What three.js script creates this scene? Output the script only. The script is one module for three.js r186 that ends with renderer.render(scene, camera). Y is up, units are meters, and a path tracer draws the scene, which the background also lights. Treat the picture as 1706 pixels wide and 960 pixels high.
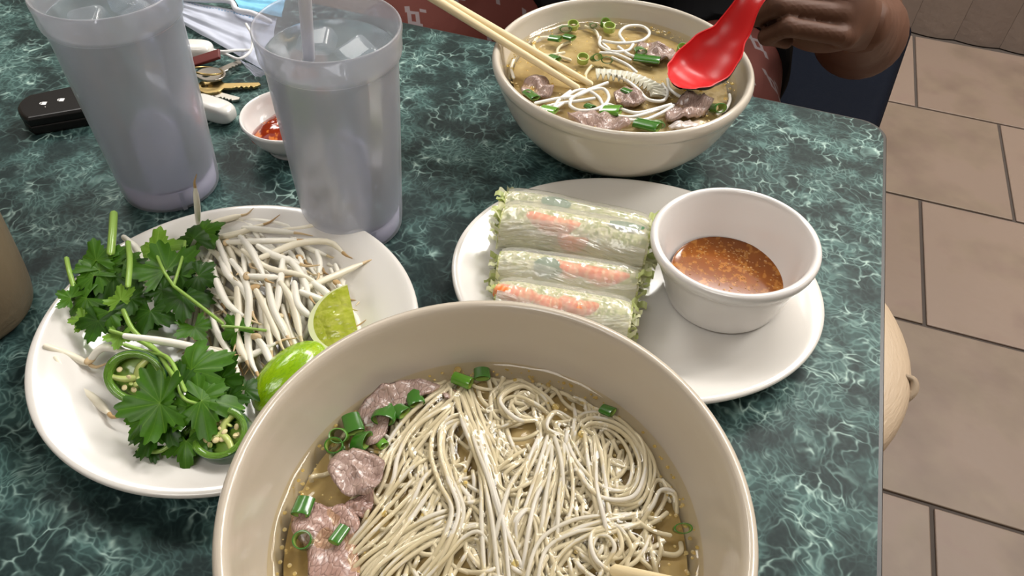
import * as THREE from 'three';
import { RoundedBoxGeometry } from 'three/addons/geometries/RoundedBoxGeometry.js';
import { MarchingCubes } from 'three/addons/objects/MarchingCubes.js';
import { mergeGeometries, mergeVertices, toCreasedNormals } from 'three/addons/utils/BufferGeometryUtils.js';
import { RectAreaLightUniformsLib } from 'three/addons/lights/RectAreaLightUniformsLib.js';
RectAreaLightUniformsLib.init();

/* ---------- camera, lights, exposure ---------- */
const V3 = (x, y, z) => new THREE.Vector3(x, y, z);
const scene = new THREE.Scene();
const T = 0.75;                       // height of the table top
const EYE = V3(0, T + 0.38, 0), FOC = 1300;
const camX = V3(0.94547791, 0.04082362, -0.32311756), camY = V3(-0.26100768, 0.68837699, -0.67676592), camZ = V3(0.19479866, 0.72420339, 0.66150052);
const camera = new THREE.PerspectiveCamera(2 * Math.atan(480 / FOC) * 180 / Math.PI, 1706 / 960, 0.02, 30);
camera.position.copy(EYE);
camera.quaternion.setFromRotationMatrix(new THREE.Matrix4().makeBasis(camX, camY, camZ));
scene.add(camera);
scene.background = new THREE.Color(0x000000);
const renderer = new THREE.WebGLRenderer({ antialias: true });
renderer.toneMapping = THREE.LinearToneMapping;
renderer.toneMappingExposure = 0.98;
renderer.shadowMap.enabled = true;
const CEIL = T + 1.89;
// ceiling panels: [x, z, size along x, size along z, strength]
const PANELS = [[0.25, -2.0, 1.2, 0.6, 20], [-1.5, -1.55, 0.6, 1.2, 10], [1.4, -1.6, 0.6, 1.2, 22], [-0.3, 1.0, 1.2, 0.6, 4]];
const LIGHT = new THREE.Color(1.0, 0.972, 0.925);
for (const [x, z, w, d, s] of PANELS) {
  const l = new THREE.RectAreaLight(LIGHT, s, w, d);
  l.position.set(x, CEIL - 0.02, z); l.lookAt(x, 0, z); l.castShadow = true; scene.add(l);
}

/* ---------- helpers ---------- */
let seed = 7;
const rnd = () => { seed = (seed * 1664525 + 1013904223) >>> 0; return seed / 4294967296; };
const rr = (a, b) => a + (b - a) * rnd();
const names = {};
const numbered = n => { const k = names[n] = (names[n] ?? -1) + 1; return k ? n + '_' + String(k).padStart(3, '0') : n; };
// a pixel of the photograph gives a ray; h is the height above the table top at which the thing lies
function P(px, py, h = 0) {
  const d = camX.clone().multiplyScalar(px - 853).addScaledVector(camY, 480 - py).addScaledVector(camZ, -FOC);
  return EYE.clone().addScaledVector(d, (T + h - EYE.y) / d.y);
}
function ray(px, py, t) {
  const d = camX.clone().multiplyScalar(px - 853).addScaledVector(camY, 480 - py).addScaledVector(camZ, -FOC).normalize();
  return EYE.clone().addScaledVector(d, t);
}
function tag(o, label, category, group, kind) {
  if (label) o.userData.label = label;
  if (category) o.userData.category = category;
  if (group) o.userData.group = group;
  if (kind) o.userData.kind = kind;
  return o;
}
function mesh(name, geo, mat, parent) {
  const m = new THREE.Mesh(geo, mat); m.castShadow = m.receiveShadow = true;
  m.name = parent ? name : numbered(name); (parent || scene).add(m); return m;
}
function thing(name, label, category, group, pos) {
  const g = new THREE.Group(); g.name = numbered(name); tag(g, label, category, group);
  if (pos) g.position.copy(pos); scene.add(g); return g;
}
const solo = (name, geo, mat, label, category, group, pos) => { const m = tag(mesh(name, geo, mat), label, category, group); if (pos) m.position.copy(pos); return m; };
const mat = (c, roughness = 0.5, o = {}) => new THREE.MeshPhysicalMaterial({ color: Array.isArray(c) ? new THREE.Color().setRGB(...c) : c, roughness, ...o });
const smooth = (pts, n = 8) => {                 // rounded profile through the given points
  const c = new THREE.CatmullRomCurve3(pts.map(p => V3(p[0], p[1], 0)), false, 'centripetal');
  const q = c.getPoints(pts.length * n).map(p => new THREE.Vector2(Math.max(0, p.x), p.y));
  q[0].x = pts[0][0]; return q;
};
const lathe = (pts, seg = 96, n = 6) => new THREE.LatheGeometry(n ? smooth(pts, n) : pts.map(p => new THREE.Vector2(...p)), seg);
function gridGeo(nu, nv, fn, closeU = false) {   // fn(u, v) -> Vector3
  const pos = [], uv = [], idx = [];
  for (let j = 0; j <= nv; j++) for (let i = 0; i <= nu; i++) { const p = fn(i / nu, j / nv); pos.push(p.x, p.y, p.z); uv.push(i / nu, j / nv); }
  for (let j = 0; j < nv; j++) for (let i = 0; i < nu; i++) { const a = j * (nu + 1) + i, b = a + 1, c = a + nu + 1, d = c + 1; idx.push(a, b, c, b, d, c); }
  const g = new THREE.BufferGeometry();
  g.setAttribute('position', new THREE.Float32BufferAttribute(pos, 3)); g.setAttribute('uv', new THREE.Float32BufferAttribute(uv, 2)); g.setIndex(idx); g.computeVertexNormals();
  return g;
}
// swept tube through points with a radius that may change along it; rounded ends
function sweep(pts, rad, seg = 24, radial = 7, flat = 1) {
  const c = new THREE.CatmullRomCurve3(pts, false, 'centripetal'), fr = c.computeFrenetFrames(seg, false), R = typeof rad === 'function' ? rad : () => rad;
  const pos = [], nor = [], idx = [], uv = [], rows = [];
  const row = (p, N, B, r) => { rows.push(1); for (let k = 0; k <= radial; k++) { const a = k / radial * Math.PI * 2, x = Math.cos(a), y = Math.sin(a); const n = N.clone().multiplyScalar(x).addScaledVector(B, y); const q = p.clone().addScaledVector(N, x * r).addScaledVector(B, y * r * flat); pos.push(q.x, q.y, q.z); nor.push(n.x, n.y, n.z); uv.push(k / radial, rows.length / seg); } };
  for (let i = 0; i <= seg; i++) {
    const t = i / seg, p = c.getPointAt(t), r = Math.max(1e-5, R(t)), N = fr.normals[i], B = fr.binormals[i], D = fr.tangents[i];
    if (i === 0) { row(p.clone().addScaledVector(D, -r * 0.8), N, B, r * 0.05); row(p.clone().addScaledVector(D, -r * 0.5), N, B, r * 0.75); }
    row(p, N, B, r);
    if (i === seg) { row(p.clone().addScaledVector(D, r * 0.5), N, B, r * 0.75); row(p.clone().addScaledVector(D, r * 0.8), N, B, r * 0.05); }
  }
  const w = radial + 1;
  for (let j = 0; j < rows.length - 1; j++) for (let k = 0; k < radial; k++) { const a = j * w + k, b = a + 1, d = a + w, e = d + 1; idx.push(a, b, d, b, e, d); }
  const g = new THREE.BufferGeometry();
  g.setAttribute('position', new THREE.Float32BufferAttribute(pos, 3)); g.setAttribute('normal', new THREE.Float32BufferAttribute(nor, 3)); g.setAttribute('uv', new THREE.Float32BufferAttribute(uv, 2)); g.setIndex(idx); return g;
}
// noise
const hash = (x, y, s = 0) => { let h = (x * 374761393 + y * 668265263 + s * 974634533) | 0; h = Math.imul(h ^ (h >>> 13), 1274126177); return ((h ^ (h >>> 16)) >>> 0) / 4294967296; };
function vnoise(x, y, per, s) {
  const xi = Math.floor(x), yi = Math.floor(y); let fx = x - xi, fy = y - yi; fx = fx * fx * (3 - 2 * fx); fy = fy * fy * (3 - 2 * fy);
  const m = v => ((v % per) + per) % per, x0 = m(xi), x1 = m(xi + 1), y0 = m(yi), y1 = m(yi + 1);
  return (hash(x0, y0, s) * (1 - fx) + hash(x1, y0, s) * fx) * (1 - fy) + (hash(x0, y1, s) * (1 - fx) + hash(x1, y1, s) * fx) * fy;
}
const fbm = (u, v, per, s, o = 4) => { let a = 0, w = 0.5, n = 0; for (let k = 0; k < o; k++) { a += w * vnoise(u * per, v * per, per, s + k); n += w; w *= 0.5; per *= 2; } return a / n; };
function voro(u, v, per, s) {                    // distance between the two nearest cell points, periodic
  const x = u * per, y = v * per, xi = Math.floor(x), yi = Math.floor(y); let a = 9, b = 9;
  for (let j = -1; j <= 1; j++) for (let i = -1; i <= 1; i++) {
    const cx = ((xi + i) % per + per) % per, cy = ((yi + j) % per + per) % per;
    const dx = xi + i + hash(cx, cy, s) - x, dy = yi + j + hash(cx, cy, s + 50) - y, d = dx * dx + dy * dy;
    if (d < a) { b = a; a = d; } else if (d < b) b = d;
  }
  return Math.sqrt(b) - Math.sqrt(a);
}
function tex(n, fn, color = true) {              // fn(u, v) -> [r, g, b] 0..1 (sRGB when color)
  const d = new Uint8Array(n * n * 4);
  for (let j = 0; j < n; j++) for (let i = 0; i < n; i++) { const c = fn(i / n, j / n), k = (j * n + i) * 4; for (let q = 0; q < 3; q++) d[k + q] = Math.max(0, Math.min(255, (c[q] ?? c[0]) * 255)); d[k + 3] = 255; }
  const t = new THREE.DataTexture(d, n, n); t.wrapS = t.wrapT = THREE.RepeatWrapping; t.magFilter = THREE.LinearFilter; t.minFilter = THREE.LinearMipmapLinearFilter; t.generateMipmaps = true;
  if (color) t.colorSpace = THREE.SRGBColorSpace; t.needsUpdate = true; return t;
}
const mixc = (a, b, t) => a.map((v, i) => v + (b[i] - v) * t);
const clamp = (x, a = 0, b = 1) => Math.max(a, Math.min(b, x));
const sstep = (a, b, x) => { const t = clamp((x - a) / (b - a)); return t * t * (3 - 2 * t); };
function canvasTex(w, h, draw) { const c = document.createElement('canvas'); c.width = w; c.height = h; draw(c.getContext('2d'), w, h); const t = new THREE.CanvasTexture(c); t.colorSpace = THREE.SRGBColorSpace; return t; }
function uvPlanar(g, sx = 1, sz = 1, ox = 0, oz = 0, ax = 'x', az = 'z') { const p = g.attributes.position, u = new Float32Array(p.count * 2), get = { x: i => p.getX(i), y: i => p.getY(i), z: i => p.getZ(i) }; for (let i = 0; i < p.count; i++) { u[2 * i] = get[ax](i) * sx + ox; u[2 * i + 1] = get[az](i) * sz + oz; } g.setAttribute('uv', new THREE.BufferAttribute(u, 2)); return g; }
const bumpTex = tex(256, (u, v) => [fbm(u, v, 16, 90, 4)], false);
function bumpMat(c, rough, scale, rep, o = {}) { const b = bumpTex.clone(); b.repeat.set(rep, rep); b.needsUpdate = true; return mat(c, rough, { bumpMap: b, bumpScale: scale, ...o }); }

/* ---------- the room ---------- */
const X0 = -3, X1 = 2.3, Z0 = -2.45, Z1 = 2.6;
{
  // floor: square tiles laid in running bond over a grout bed
  const grout = bumpMat([0.05, 0.038, 0.031], 0.9, 0.002, 8);
  const floor = tag(mesh('floor', new THREE.BoxGeometry(X1 - X0 + 0.2, 0.06, Z1 - Z0 + 0.2), grout), 'beige square ceramic floor tiles with dark grout lines', null, null, 'structure');
  floor.position.set((X0 + X1) / 2, -0.034, (Z0 + Z1) / 2);
  const W = 0.4115, geo = new RoundedBoxGeometry(W - 0.007, 0.012, W - 0.007, 1, 0.0025);
  uvPlanar(geo, 1 / W, 1 / W, 0.5, 0.5);
  const tones = [[0.182, 0.132, 0.101], [0.175, 0.126, 0.096], [0.190, 0.138, 0.106], [0.178, 0.127, 0.095]];
  const tm = tones.map((c, k) => { const t = tex(256, (u, v) => { const a = fbm(u, v, 3, 200 + k * 9, 5), b = fbm(u, v, 9, 240 + k * 9, 3); const s = 0.84 + 0.30 * a + 0.10 * (b - 0.5); return [s, s * (0.98 + 0.04 * b), s * (0.96 + 0.06 * a)]; }); return mat(c, 0.55, { map: t, bumpMap: bumpTex, bumpScale: 0.0006 }); });
  let row = 0;
  for (let z = -0.818 - 4 * W; z < Z1 + W; z += W, row++) {
    const off = (row % 2) ? 0.694 : 0.489;
    for (let k = -10; k < 6; k++) {
      const x0 = off + k * W, cx = x0 + W / 2, cz = z + W / 2;
      if (cx < X0 - 0.1 || cx > X1 + 0.1 || cz < Z0 - 0.1 || cz > Z1 + 0.1) continue;
      const t = mesh('tile', geo, tm[Math.floor(hash(k + 20, row, 3) * 4)], floor);
      t.position.set(cx - floor.position.x, -0.006 - floor.position.y, cz - floor.position.z); t.rotation.y = Math.floor(hash(k + 40, row, 5) * 4) * Math.PI / 2;
    }
  }
  const plaster = bumpMat([0.36, 0.30, 0.235], 0.85, 0.0015, 20);
  const wall = (name, label, w, h, d, x, y, z, m = plaster) => { const o = tag(mesh(name, new THREE.BoxGeometry(w, h, d), m), label, null, null, 'structure'); o.position.set(x, y, z); return o; };
  const H = CEIL + 0.03;
  const wb = wall('wall_back', 'wall with brown vertical channelled panelling at its foot', X1 - X0 + 0.2, H, 0.1, (X0 + X1) / 2, H / 2, Z0 - 0.09);
  // channelled panels on the lower part of the back wall
  const pw = 0.128, ph = 1.05, sh = new THREE.Shape(); sh.moveTo(-pw / 2 + 0.0004, 0); for (let k = 0; k <= 8; k++) { const a = k / 8; sh.lineTo(-pw / 2 + 0.0004 + a * (pw - 0.0008), 0.004 + 0.011 * Math.sin(a * Math.PI)); } sh.lineTo(pw / 2 - 0.0004, 0); sh.closePath();
  const pg = new THREE.ExtrudeGeometry(sh, { depth: ph, bevelEnabled: false }); pg.rotateX(-Math.PI / 2); pg.scale(1, 1, -1); { const ix = pg.attributes.position; for (let i = 0; i < ix.count; i += 3) { for (const at of ['position', 'normal', 'uv']) { const A = pg.attributes[at], s = A.itemSize; for (let c = 0; c < s; c++) { const t = A.array[(i + 1) * s + c]; A.array[(i + 1) * s + c] = A.array[(i + 2) * s + c]; A.array[(i + 2) * s + c] = t; } } } pg.computeVertexNormals(); }
  const pm = [bumpMat([0.17, 0.13, 0.108], 0.6, 0.0008, 4), bumpMat([0.178, 0.137, 0.113], 0.6, 0.0008, 4)];
  let n = 0; for (let x = X0 + pw / 2; x < X1; x += pw) { const p = mesh('panel', pg, pm[n++ % 2], wb); p.position.set(x + 0.02 - wb.position.x, 0.0 - wb.position.y, Z0 - 0.04 - wb.position.z); }
  wall('wall_front', 'plain cream plaster wall behind the diner', X1 - X0 + 0.2, H, 0.1, (X0 + X1) / 2, H / 2, Z1 + 0.05);
  wall('wall_left', 'plain cream plaster wall on the left side', 0.1, H, Z1 - Z0, X0 - 0.05, H / 2, (Z0 + Z1) / 2);
  wall('wall_right', 'plain cream plaster wall on the right side', 0.1, H, Z1 - Z0, X1 + 0.05, H / 2, (Z0 + Z1) / 2);
  const ceilMat = bumpMat([0.6, 0.58, 0.54], 0.9, 0.001, 20);
  wall('ceiling', 'white ceiling with flat light panels', X1 - X0 + 0.3, 0.1, Z1 - Z0 + 0.3, (X0 + X1) / 2, H + 0.05, (Z0 + Z1) / 2, ceilMat);
  const glow = new THREE.MeshStandardMaterial({ color: 0xffffff, roughness: 0.6, emissive: LIGHT, emissiveIntensity: 4 });
  const frame = mat([0.8, 0.8, 0.78], 0.5);
  for (const [x, z, w, d] of PANELS) {
    const t = thing('ceiling_light', 'flat white ceiling light panel in a thin frame', 'light', 'ceiling light panels', V3(x, CEIL, z));
    mesh('diffuser', new THREE.BoxGeometry(w, 0.02, d), glow, t).position.y = 0.015;
    const fr = []; for (const s of [-1, 1]) { const a = new THREE.BoxGeometry(w + 0.06, 0.03, 0.03); a.translate(0, 0.014, s * (d / 2 + 0.016)); const b = new THREE.BoxGeometry(0.03, 0.03, d); b.translate(s * (w / 2 + 0.016), 0.014, 0); fr.push(a, b); }
    mesh('frame', mergeGeometries(fr), frame, t);
  }
}

/* ---------- the table ---------- */
{
  const marble = tex(2048, (u0, v0) => {
    const wx = fbm(u0, v0, 60, 1, 3) - 0.5, wy = fbm(u0, v0, 60, 11, 3) - 0.5, lx = fbm(u0, v0, 12, 21, 2) - 0.5, ly = fbm(u0, v0, 12, 31, 2) - 0.5;
    const u = u0 + wx * 0.020 + lx * 0.03, v = v0 + wy * 0.020 + ly * 0.03;
    const a = voro(u, v, 74, 3), b = voro(u + wx * 0.006, v + wy * 0.006, 150, 5);
    const big = fbm(u0, v0, 9, 41, 3), mid = fbm(u0, v0, 44, 47, 3), grain = vnoise(u0 * 512, v0 * 512, 512, 61);
    const m1 = sstep(0.38, 0.70, fbm(u0, v0, 40, 71, 3)), m2 = sstep(0.36, 0.68, mid * 0.6 + big * 0.4), m3 = sstep(0.5, 0.72, fbm(u0, v0, 110, 77, 2));
    const v1 = Math.exp(-a * a * 75) * (0.10 + 0.90 * m1), v2 = Math.exp(-b * b * 20) * (0.10 + 0.90 * m2);
    let c = mixc([0.105, 0.165, 0.165], [0.25, 0.36, 0.35], clamp(m2 * 0.75 + (grain - 0.5) * 0.25));
    c = mixc(c, [0.42, 0.55, 0.53], clamp(v2 * 0.60));
    c = mixc(c, [0.55, 0.67, 0.64], clamp(v1 * 0.55));
    c = mixc(c, [0.78, 0.87, 0.83], clamp(v1 * m3 * 0.55 + v2 * m3 * 0.30));
    return c;
  });
  const top = mat([1, 1, 1], 0.42, { map: marble, specularIntensity: 0.3 });
  const xr = 0.1376, xl = -1.06, zb = -0.65, zf = 0.12, r = 0.022, t = thing('dining_table', 'green marble-patterned laminate dining table with a black edge', 'table', null, V3((xl + xr) / 2, 0, (zb + zf) / 2));
  const w = (xr - xl) / 2, d = (zb - zf) / -2;
  const rs = (w, d, r) => { const s = new THREE.Shape(); s.moveTo(-w + r, -d); s.lineTo(w - r, -d); s.absarc(w - r, -d + r, r, -Math.PI / 2, 0); s.lineTo(w, d - r); s.absarc(w - r, d - r, r, 0, Math.PI / 2); s.lineTo(-w + r, d); s.absarc(-w + r, d - r, r, Math.PI / 2, Math.PI); s.lineTo(-w, -d + r); s.absarc(-w + r, -d + r, r, Math.PI, Math.PI * 1.5); return s; };
  const e1 = new THREE.ExtrudeGeometry(rs(w - 0.0015, d - 0.0015, r), { depth: 0.028, bevelEnabled: false, curveSegments: 12 }); e1.rotateX(-Math.PI / 2); e1.translate(0, T - 0.028, 0);
  uvPlanar(e1, 1 / 0.8, 1 / 0.8, 0.93, 0.55);
  mesh('table_top', e1, top, t);
  const ring = rs(w + 0.001, d + 0.001, r); const hole = rs(w - 0.0013, d - 0.0013, r); ring.holes.push(hole);
  const e2 = new THREE.ExtrudeGeometry(ring, { depth: 0.033, bevelEnabled: true, bevelSize: 0.0006, bevelThickness: 0.0006, bevelSegments: 1, curveSegments: 12 }); e2.rotateX(-Math.PI / 2); e2.translate(0, T - 0.0345, 0);
  mesh('edge_band', e2, mat([0.008, 0.008, 0.009], 0.35), t);
  const iron = bumpMat([0.02, 0.02, 0.02], 0.5, 0.0005, 4);
  mesh('pedestal', lathe([[0, 0.03], [0.05, 0.03], [0.045, 0.06], [0.038, 0.2], [0.038, 0.66], [0.06, 0.7], [0.13, 0.715], [0, 0.715]], 32, 3), iron, t);
  for (let k = 0; k < 4; k++) { const f = new RoundedBoxGeometry(0.34, 0.03, 0.06, 2, 0.01); f.translate(0.17, 0.016, 0); f.rotateY(k * Math.PI / 2 + Math.PI / 4); mesh('foot', f, iron, t); }
}
const cream = bumpMat([0.53, 0.468, 0.385], 0.22, 0.00006, 6, { clearcoat: 0.4, clearcoatRoughness: 0.12 });
const creamSoft = bumpMat([0.60, 0.545, 0.465], 0.2, 0.00006, 6, { clearcoat: 0.4, clearcoatRoughness: 0.12 });
const white = mat([0.74, 0.715, 0.675], 0.16, { clearcoat: 0.5, clearcoatRoughness: 0.08 });
const china = mat([0.78, 0.755, 0.735], 0.14, { clearcoat: 0.5, clearcoatRoughness: 0.06 });

/* ---------- bowls ---------- */
const C1 = V3(-0.0489, T, -0.1512), C2 = V3(-0.0804, T, -0.5326);
solo('soup_bowl', lathe([[0, 0.005], [0.04, 0.005], [0.0455, 0.0005], [0.052, 0.0005], [0.0555, 0.007], [0.076, 0.02], [0.093, 0.043], [0.103, 0.068], [0.1068, 0.079], [0.109, 0.0825], [0.1097, 0.086], [0.1085, 0.0895], [0.106, 0.0905], [0.1038, 0.0888], [0.1015, 0.081], [0.0988, 0.07], [0.0935, 0.0545], [0.085, 0.04], [0.07, 0.026], [0.045, 0.015], [0, 0.012]], 128), cream, 'large cream soup bowl holding a nest of rice noodles in broth', 'bowl', null, C1);
solo('soup_bowl', lathe([[0, 0.005], [0.034, 0.005], [0.038, 0.0005], [0.043, 0.0005], [0.0465, 0.006], [0.065, 0.015], [0.083, 0.035], [0.0935, 0.058], [0.0965, 0.067], [0.0982, 0.070], [0.0987, 0.0735], [0.0975, 0.0765], [0.0955, 0.0775], [0.0934, 0.076], [0.0915, 0.07], [0.0875, 0.0595], [0.077, 0.04], [0.06, 0.023], [0.04, 0.014], [0, 0.012]], 128), creamSoft, 'cream soup bowl with chopsticks and a red spoon resting in it', 'bowl', null, C2);
const H1 = 0.055, H2 = 0.0615;
const brothTex = tex(512, (u, v) => { const a = fbm(u, v, 5, 300, 4), b = fbm(u, v, 60, 310, 2); const s = sstep(0.62, 0.8, b) * 0.25; return mixc(mixc([0.64, 0.55, 0.36], [0.80, 0.72, 0.54], sstep(0.3, 0.7, a)), [0.90, 0.82, 0.60], s); });
const filmPts = [];                     // noodle tops under which the broth film is drawn up
function broth(C, h, R, rb, label, sd) {
  const GN = 200, hm = new Float32Array(GN * GN); for (const [x, y, z] of filmPts) { const i = Math.round((x - C.x) / (2 * R) * GN + GN / 2), j = Math.round((z - C.z) / (2 * R) * GN + GN / 2), v = Math.min(0.0042, y - T - h); if (v > 0) for (let a = -1; a <= 1; a++) for (let b = -1; b <= 1; b++) { const q = (j + b) * GN + i + a; if (i + a >= 0 && i + a < GN && j + b >= 0 && j + b < GN) hm[q] = Math.max(hm[q], v - 0.0003 * (Math.abs(a) + Math.abs(b))); } }
  for (let k = 0; k < 2; k++) { const c = hm.slice(); for (let j = 1; j < GN - 1; j++) for (let i = 1; i < GN - 1; i++) { const q = j * GN + i; hm[q] = (c[q] * 4 + c[q - 1] + c[q + 1] + c[q - GN] + c[q + GN]) / 8; } }
  const film = (x, z) => { const fx = clamp(x / (2 * R) * GN + GN / 2, 0, GN - 2), fz = clamp(z / (2 * R) * GN + GN / 2, 0, GN - 2), i = Math.floor(fx), j = Math.floor(fz), a = fx - i, b = fz - j, q = j * GN + i; return (hm[q] * (1 - a) + hm[q + 1] * a) * (1 - b) + (hm[q + GN] * (1 - a) + hm[q + GN + 1] * a) * b; };
  const t = thing('broth', label, 'soup', null, V3(C.x, T + h, C.z));
  const surf = gridGeo(300, 110, (u, v) => {
    const r = R * Math.pow(v, 0.8), a = u * Math.PI * 2, x = r * Math.cos(a), z = r * Math.sin(a), e = R - r;
    const n = fbm(x * 4 + 0.5, z * 4 + 0.5, 16, sd, 3) - 0.5;
    return V3(x, 0.0026 * Math.exp(-e / 0.0026) + n * 0.0020 * Math.min(1, e / 0.006) + film(x, z), z);
  });
  mesh('broth_surface', surf, mat([0.985, 0.945, 0.83], 0.02, { transmission: 1, thickness: 0, ior: 1.36, side: THREE.DoubleSide }), t);
  const b = lathe([[0, 0], [R - 0.0055, 0], [R - 0.016, -0.012], [0, -0.012]], 64, 0); b.translate(0, -0.0042, 0); uvPlanar(b, 5, 5, 0.5, 0.5);
  const oil = new THREE.InstancedMesh(new THREE.SphereGeometry(0.001, 8, 5), mat([0.95, 0.85, 0.5], 0.03, { transmission: 0.85, thickness: 0, ior: 1.46 }), 420), M = new THREE.Matrix4();
  for (let k = 0; k < 420; k++) { const a = rr(0, 6.283), e = rnd() < 0.6 ? R * (0.9 + 0.085 * rnd()) : R * Math.sqrt(rnd()) * 0.95, q = rr(0.3, 1.1) * (rnd() < 0.12 ? 2 : 1); M.compose(V3(Math.cos(a) * e, 0.0004, Math.sin(a) * e), new THREE.Quaternion(), V3(q, q * 0.45, q)); oil.setMatrixAt(k, M); }
  oil.name = 'oil_droplets'; oil.userData.kind = 'stuff'; oil.castShadow = oil.receiveShadow = true; t.add(oil);
  mesh('broth_body', b, mat([0.75, 0.75, 0.75], 0.5, { map: brothTex }), t);
}

/* ---------- noodles ---------- */
const noodleMat = mat([0.84, 0.80, 0.71], 0.8, { clearcoat: 0.8, clearcoatRoughness: 0.08, transmission: 0.35, thickness: 0 });
const noodleMat2 = mat([0.78, 0.735, 0.62], 0.8, { clearcoat: 0.8, clearcoatRoughness: 0.08, transmission: 0.35, thickness: 0 });
const noodleWhite = mat([0.82, 0.80, 0.74], 0.25, { clearcoat: 0.5, clearcoatRoughness: 0.1 });
const L1n = 'glossy white rice noodle strand in the tangled heap in the large bowl', L2n = 'white rice noodle strand looping in the broth under the chopsticks';
function noodle(pts, r, m, label, group) { for (const p of new THREE.CatmullRomCurve3(pts, false, 'centripetal').getPoints(pts.length * 14)) filmPts.push([p.x, p.y + r + 0.00015, p.z]); solo('rice_noodle', sweep(pts, r, Math.max(16, pts.length * 7), 6), m, label, 'noodle', group); }
function inBowl(p, C, R) { const dx = p.x - C.x, dz = p.z - C.z, d = Math.hypot(dx, dz); if (d > R) { p.x = C.x + dx * R / d; p.z = C.z + dz * R / d; } return p; }
function bundle(guide, n, spread, lift, sag = 0.004) {
  for (let k = 0; k < n; k++) {
    const o = (k - (n - 1) / 2) / Math.max(1, n - 1) * spread, ph = rr(0, 6), wob = rr(1.5, 5);
    const pts = guide.map(([x, y], i) => {
      const a = guide[Math.max(0, i - 1)], b = guide[Math.min(guide.length - 1, i + 1)], L = Math.hypot(b[0] - a[0], b[1] - a[1]) || 1, nx = -(b[1] - a[1]) / L, ny = (b[0] - a[0]) / L;
      const f = i / (guide.length - 1), oo = o * (0.7 + 0.5 * f) + wob * Math.sin(ph + i * 1.3) * 1.6, end = Math.max(0, Math.abs(f - 0.5) * 2 - 0.7) / 0.3;
      return inBowl(P(x + nx * oo, y + ny * oo, H1 + lift * 0.6 + 0.0010 * Math.sin(ph + i * 0.9) + 0.0008 * (k % 3) - sag * end), C1, 0.088);
    });
    noodle(pts, rr(0.00098, 0.00122), rnd() < 0.6 ? noodleMat : noodleMat2, L1n, 'rice noodles in the large bowl');
  }
}
// lower layer: curls lying across the bowl
for (let k = 0; k < 192; k++) {
  const cx = rr(630, 1095), cy = rr(680, 1000); let a = Math.PI / 2 + rr(-0.7, 0.7) + (cx - 850) * -0.0006; const bend = rr(-0.42, 0.42), st = rr(16, 25), n = 8 + Math.floor(rnd() * 5), pts = [];
  let x = cx - Math.cos(a) * st * n / 2, y = cy - Math.sin(a) * st * n / 2;
  for (let i = 0; i < n; i++) { pts.push(inBowl(P(x, y, H1 + rr(-0.0034, 0.0006)), C1, 0.086)); x += Math.cos(a) * st; y += Math.sin(a) * st; a += bend * rr(0.4, 1.4); }
  noodle(pts, rr(0.00098, 0.00122), rnd() < 0.6 ? noodleMat : noodleMat2, L1n, 'rice noodles in the large bowl');
}
bundle([[770, 650], [783, 700], [800, 745], [818, 805], [828, 870], [832, 970]], 9, 34, 0.002);
bundle([[786, 690], [800, 740], [815, 800], [835, 880], [870, 970]], 4, 26, 0.0028);
bundle([[800, 710], [765, 698], [740, 712], [736, 750], [748, 800], [762, 850], [745, 905], [720, 960]], 5, 26, 0.001);
bundle([[925, 722], [905, 775], [885, 825], [870, 880], [850, 940]], 9, 66, 0.0018);
bundle([[928, 722], [935, 770], [930, 830], [920, 880], [905, 940]], 5, 34, 0.0024);
bundle([[985, 712], [990, 760], [996, 810], [1010, 865], [1012, 900]], 5, 28, 0.003);
bundle([[940, 728], [962, 775], [1005, 818], [1050, 822], [1076, 780], [1068, 730], [1040, 700]], 4, 26, 0.0016);
bundle([[1080, 862], [1020, 872], [960, 888], [915, 915], [893, 960], [886, 1010]], 6, 34, 0.002);
bundle([[850, 900], [856, 865], [880, 850], [897, 880], [905, 930], [930, 985]], 3, 14, 0.0026);
bundle([[765, 655], [730, 680], [690, 715], [660, 755], [640, 800], [610, 850]], 7, 46, 0.0005);
bundle([[760, 770], [715, 800], [680, 850], [640, 900], [595, 950]], 8, 74, -0.0006);
bundle([[770, 865], [720, 880], [680, 905], [630, 945], [600, 985]], 6, 50, 0.0004);
bundle([[860, 702], [838, 688], [836, 664], [862, 650], [900, 668], [915, 690]], 4, 30, 0.0004);
bundle([[905, 670], [872, 654], [848, 668], [868, 690], [905, 694]], 3, 18, 0.0012);
bundle([[952, 705], [925, 690], [915, 712], [940, 728]], 3, 16, 0.0018);
bundle([[960, 735], [980, 705], [1020, 702], [1055, 728], [1068, 775], [1052, 820], [1010, 838]], 4, 30, 0.0012);
bundle([[1060, 870], [1082, 838], [1100, 812], [1130, 820], [1140, 850]], 3, 18, 0.0006);
bundle([[1020, 965], [985, 930], [990, 890], [1020, 885], [1035, 915], [1010, 950]], 3, 16, 0.0022);
bundle([[690, 985], [740, 930], [770, 890], [800, 880], [820, 910]], 4, 24, 0.0014);
bundle([[880, 760], [850, 775], [830, 790], [842, 815], [880, 810], [920, 780]], 3, 18, 0.001);
broth(C1, H1, 0.0942, 0.08, 'clear golden broth around the heap of noodles in the large bowl', 400);
filmPts.length = 0;
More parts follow.
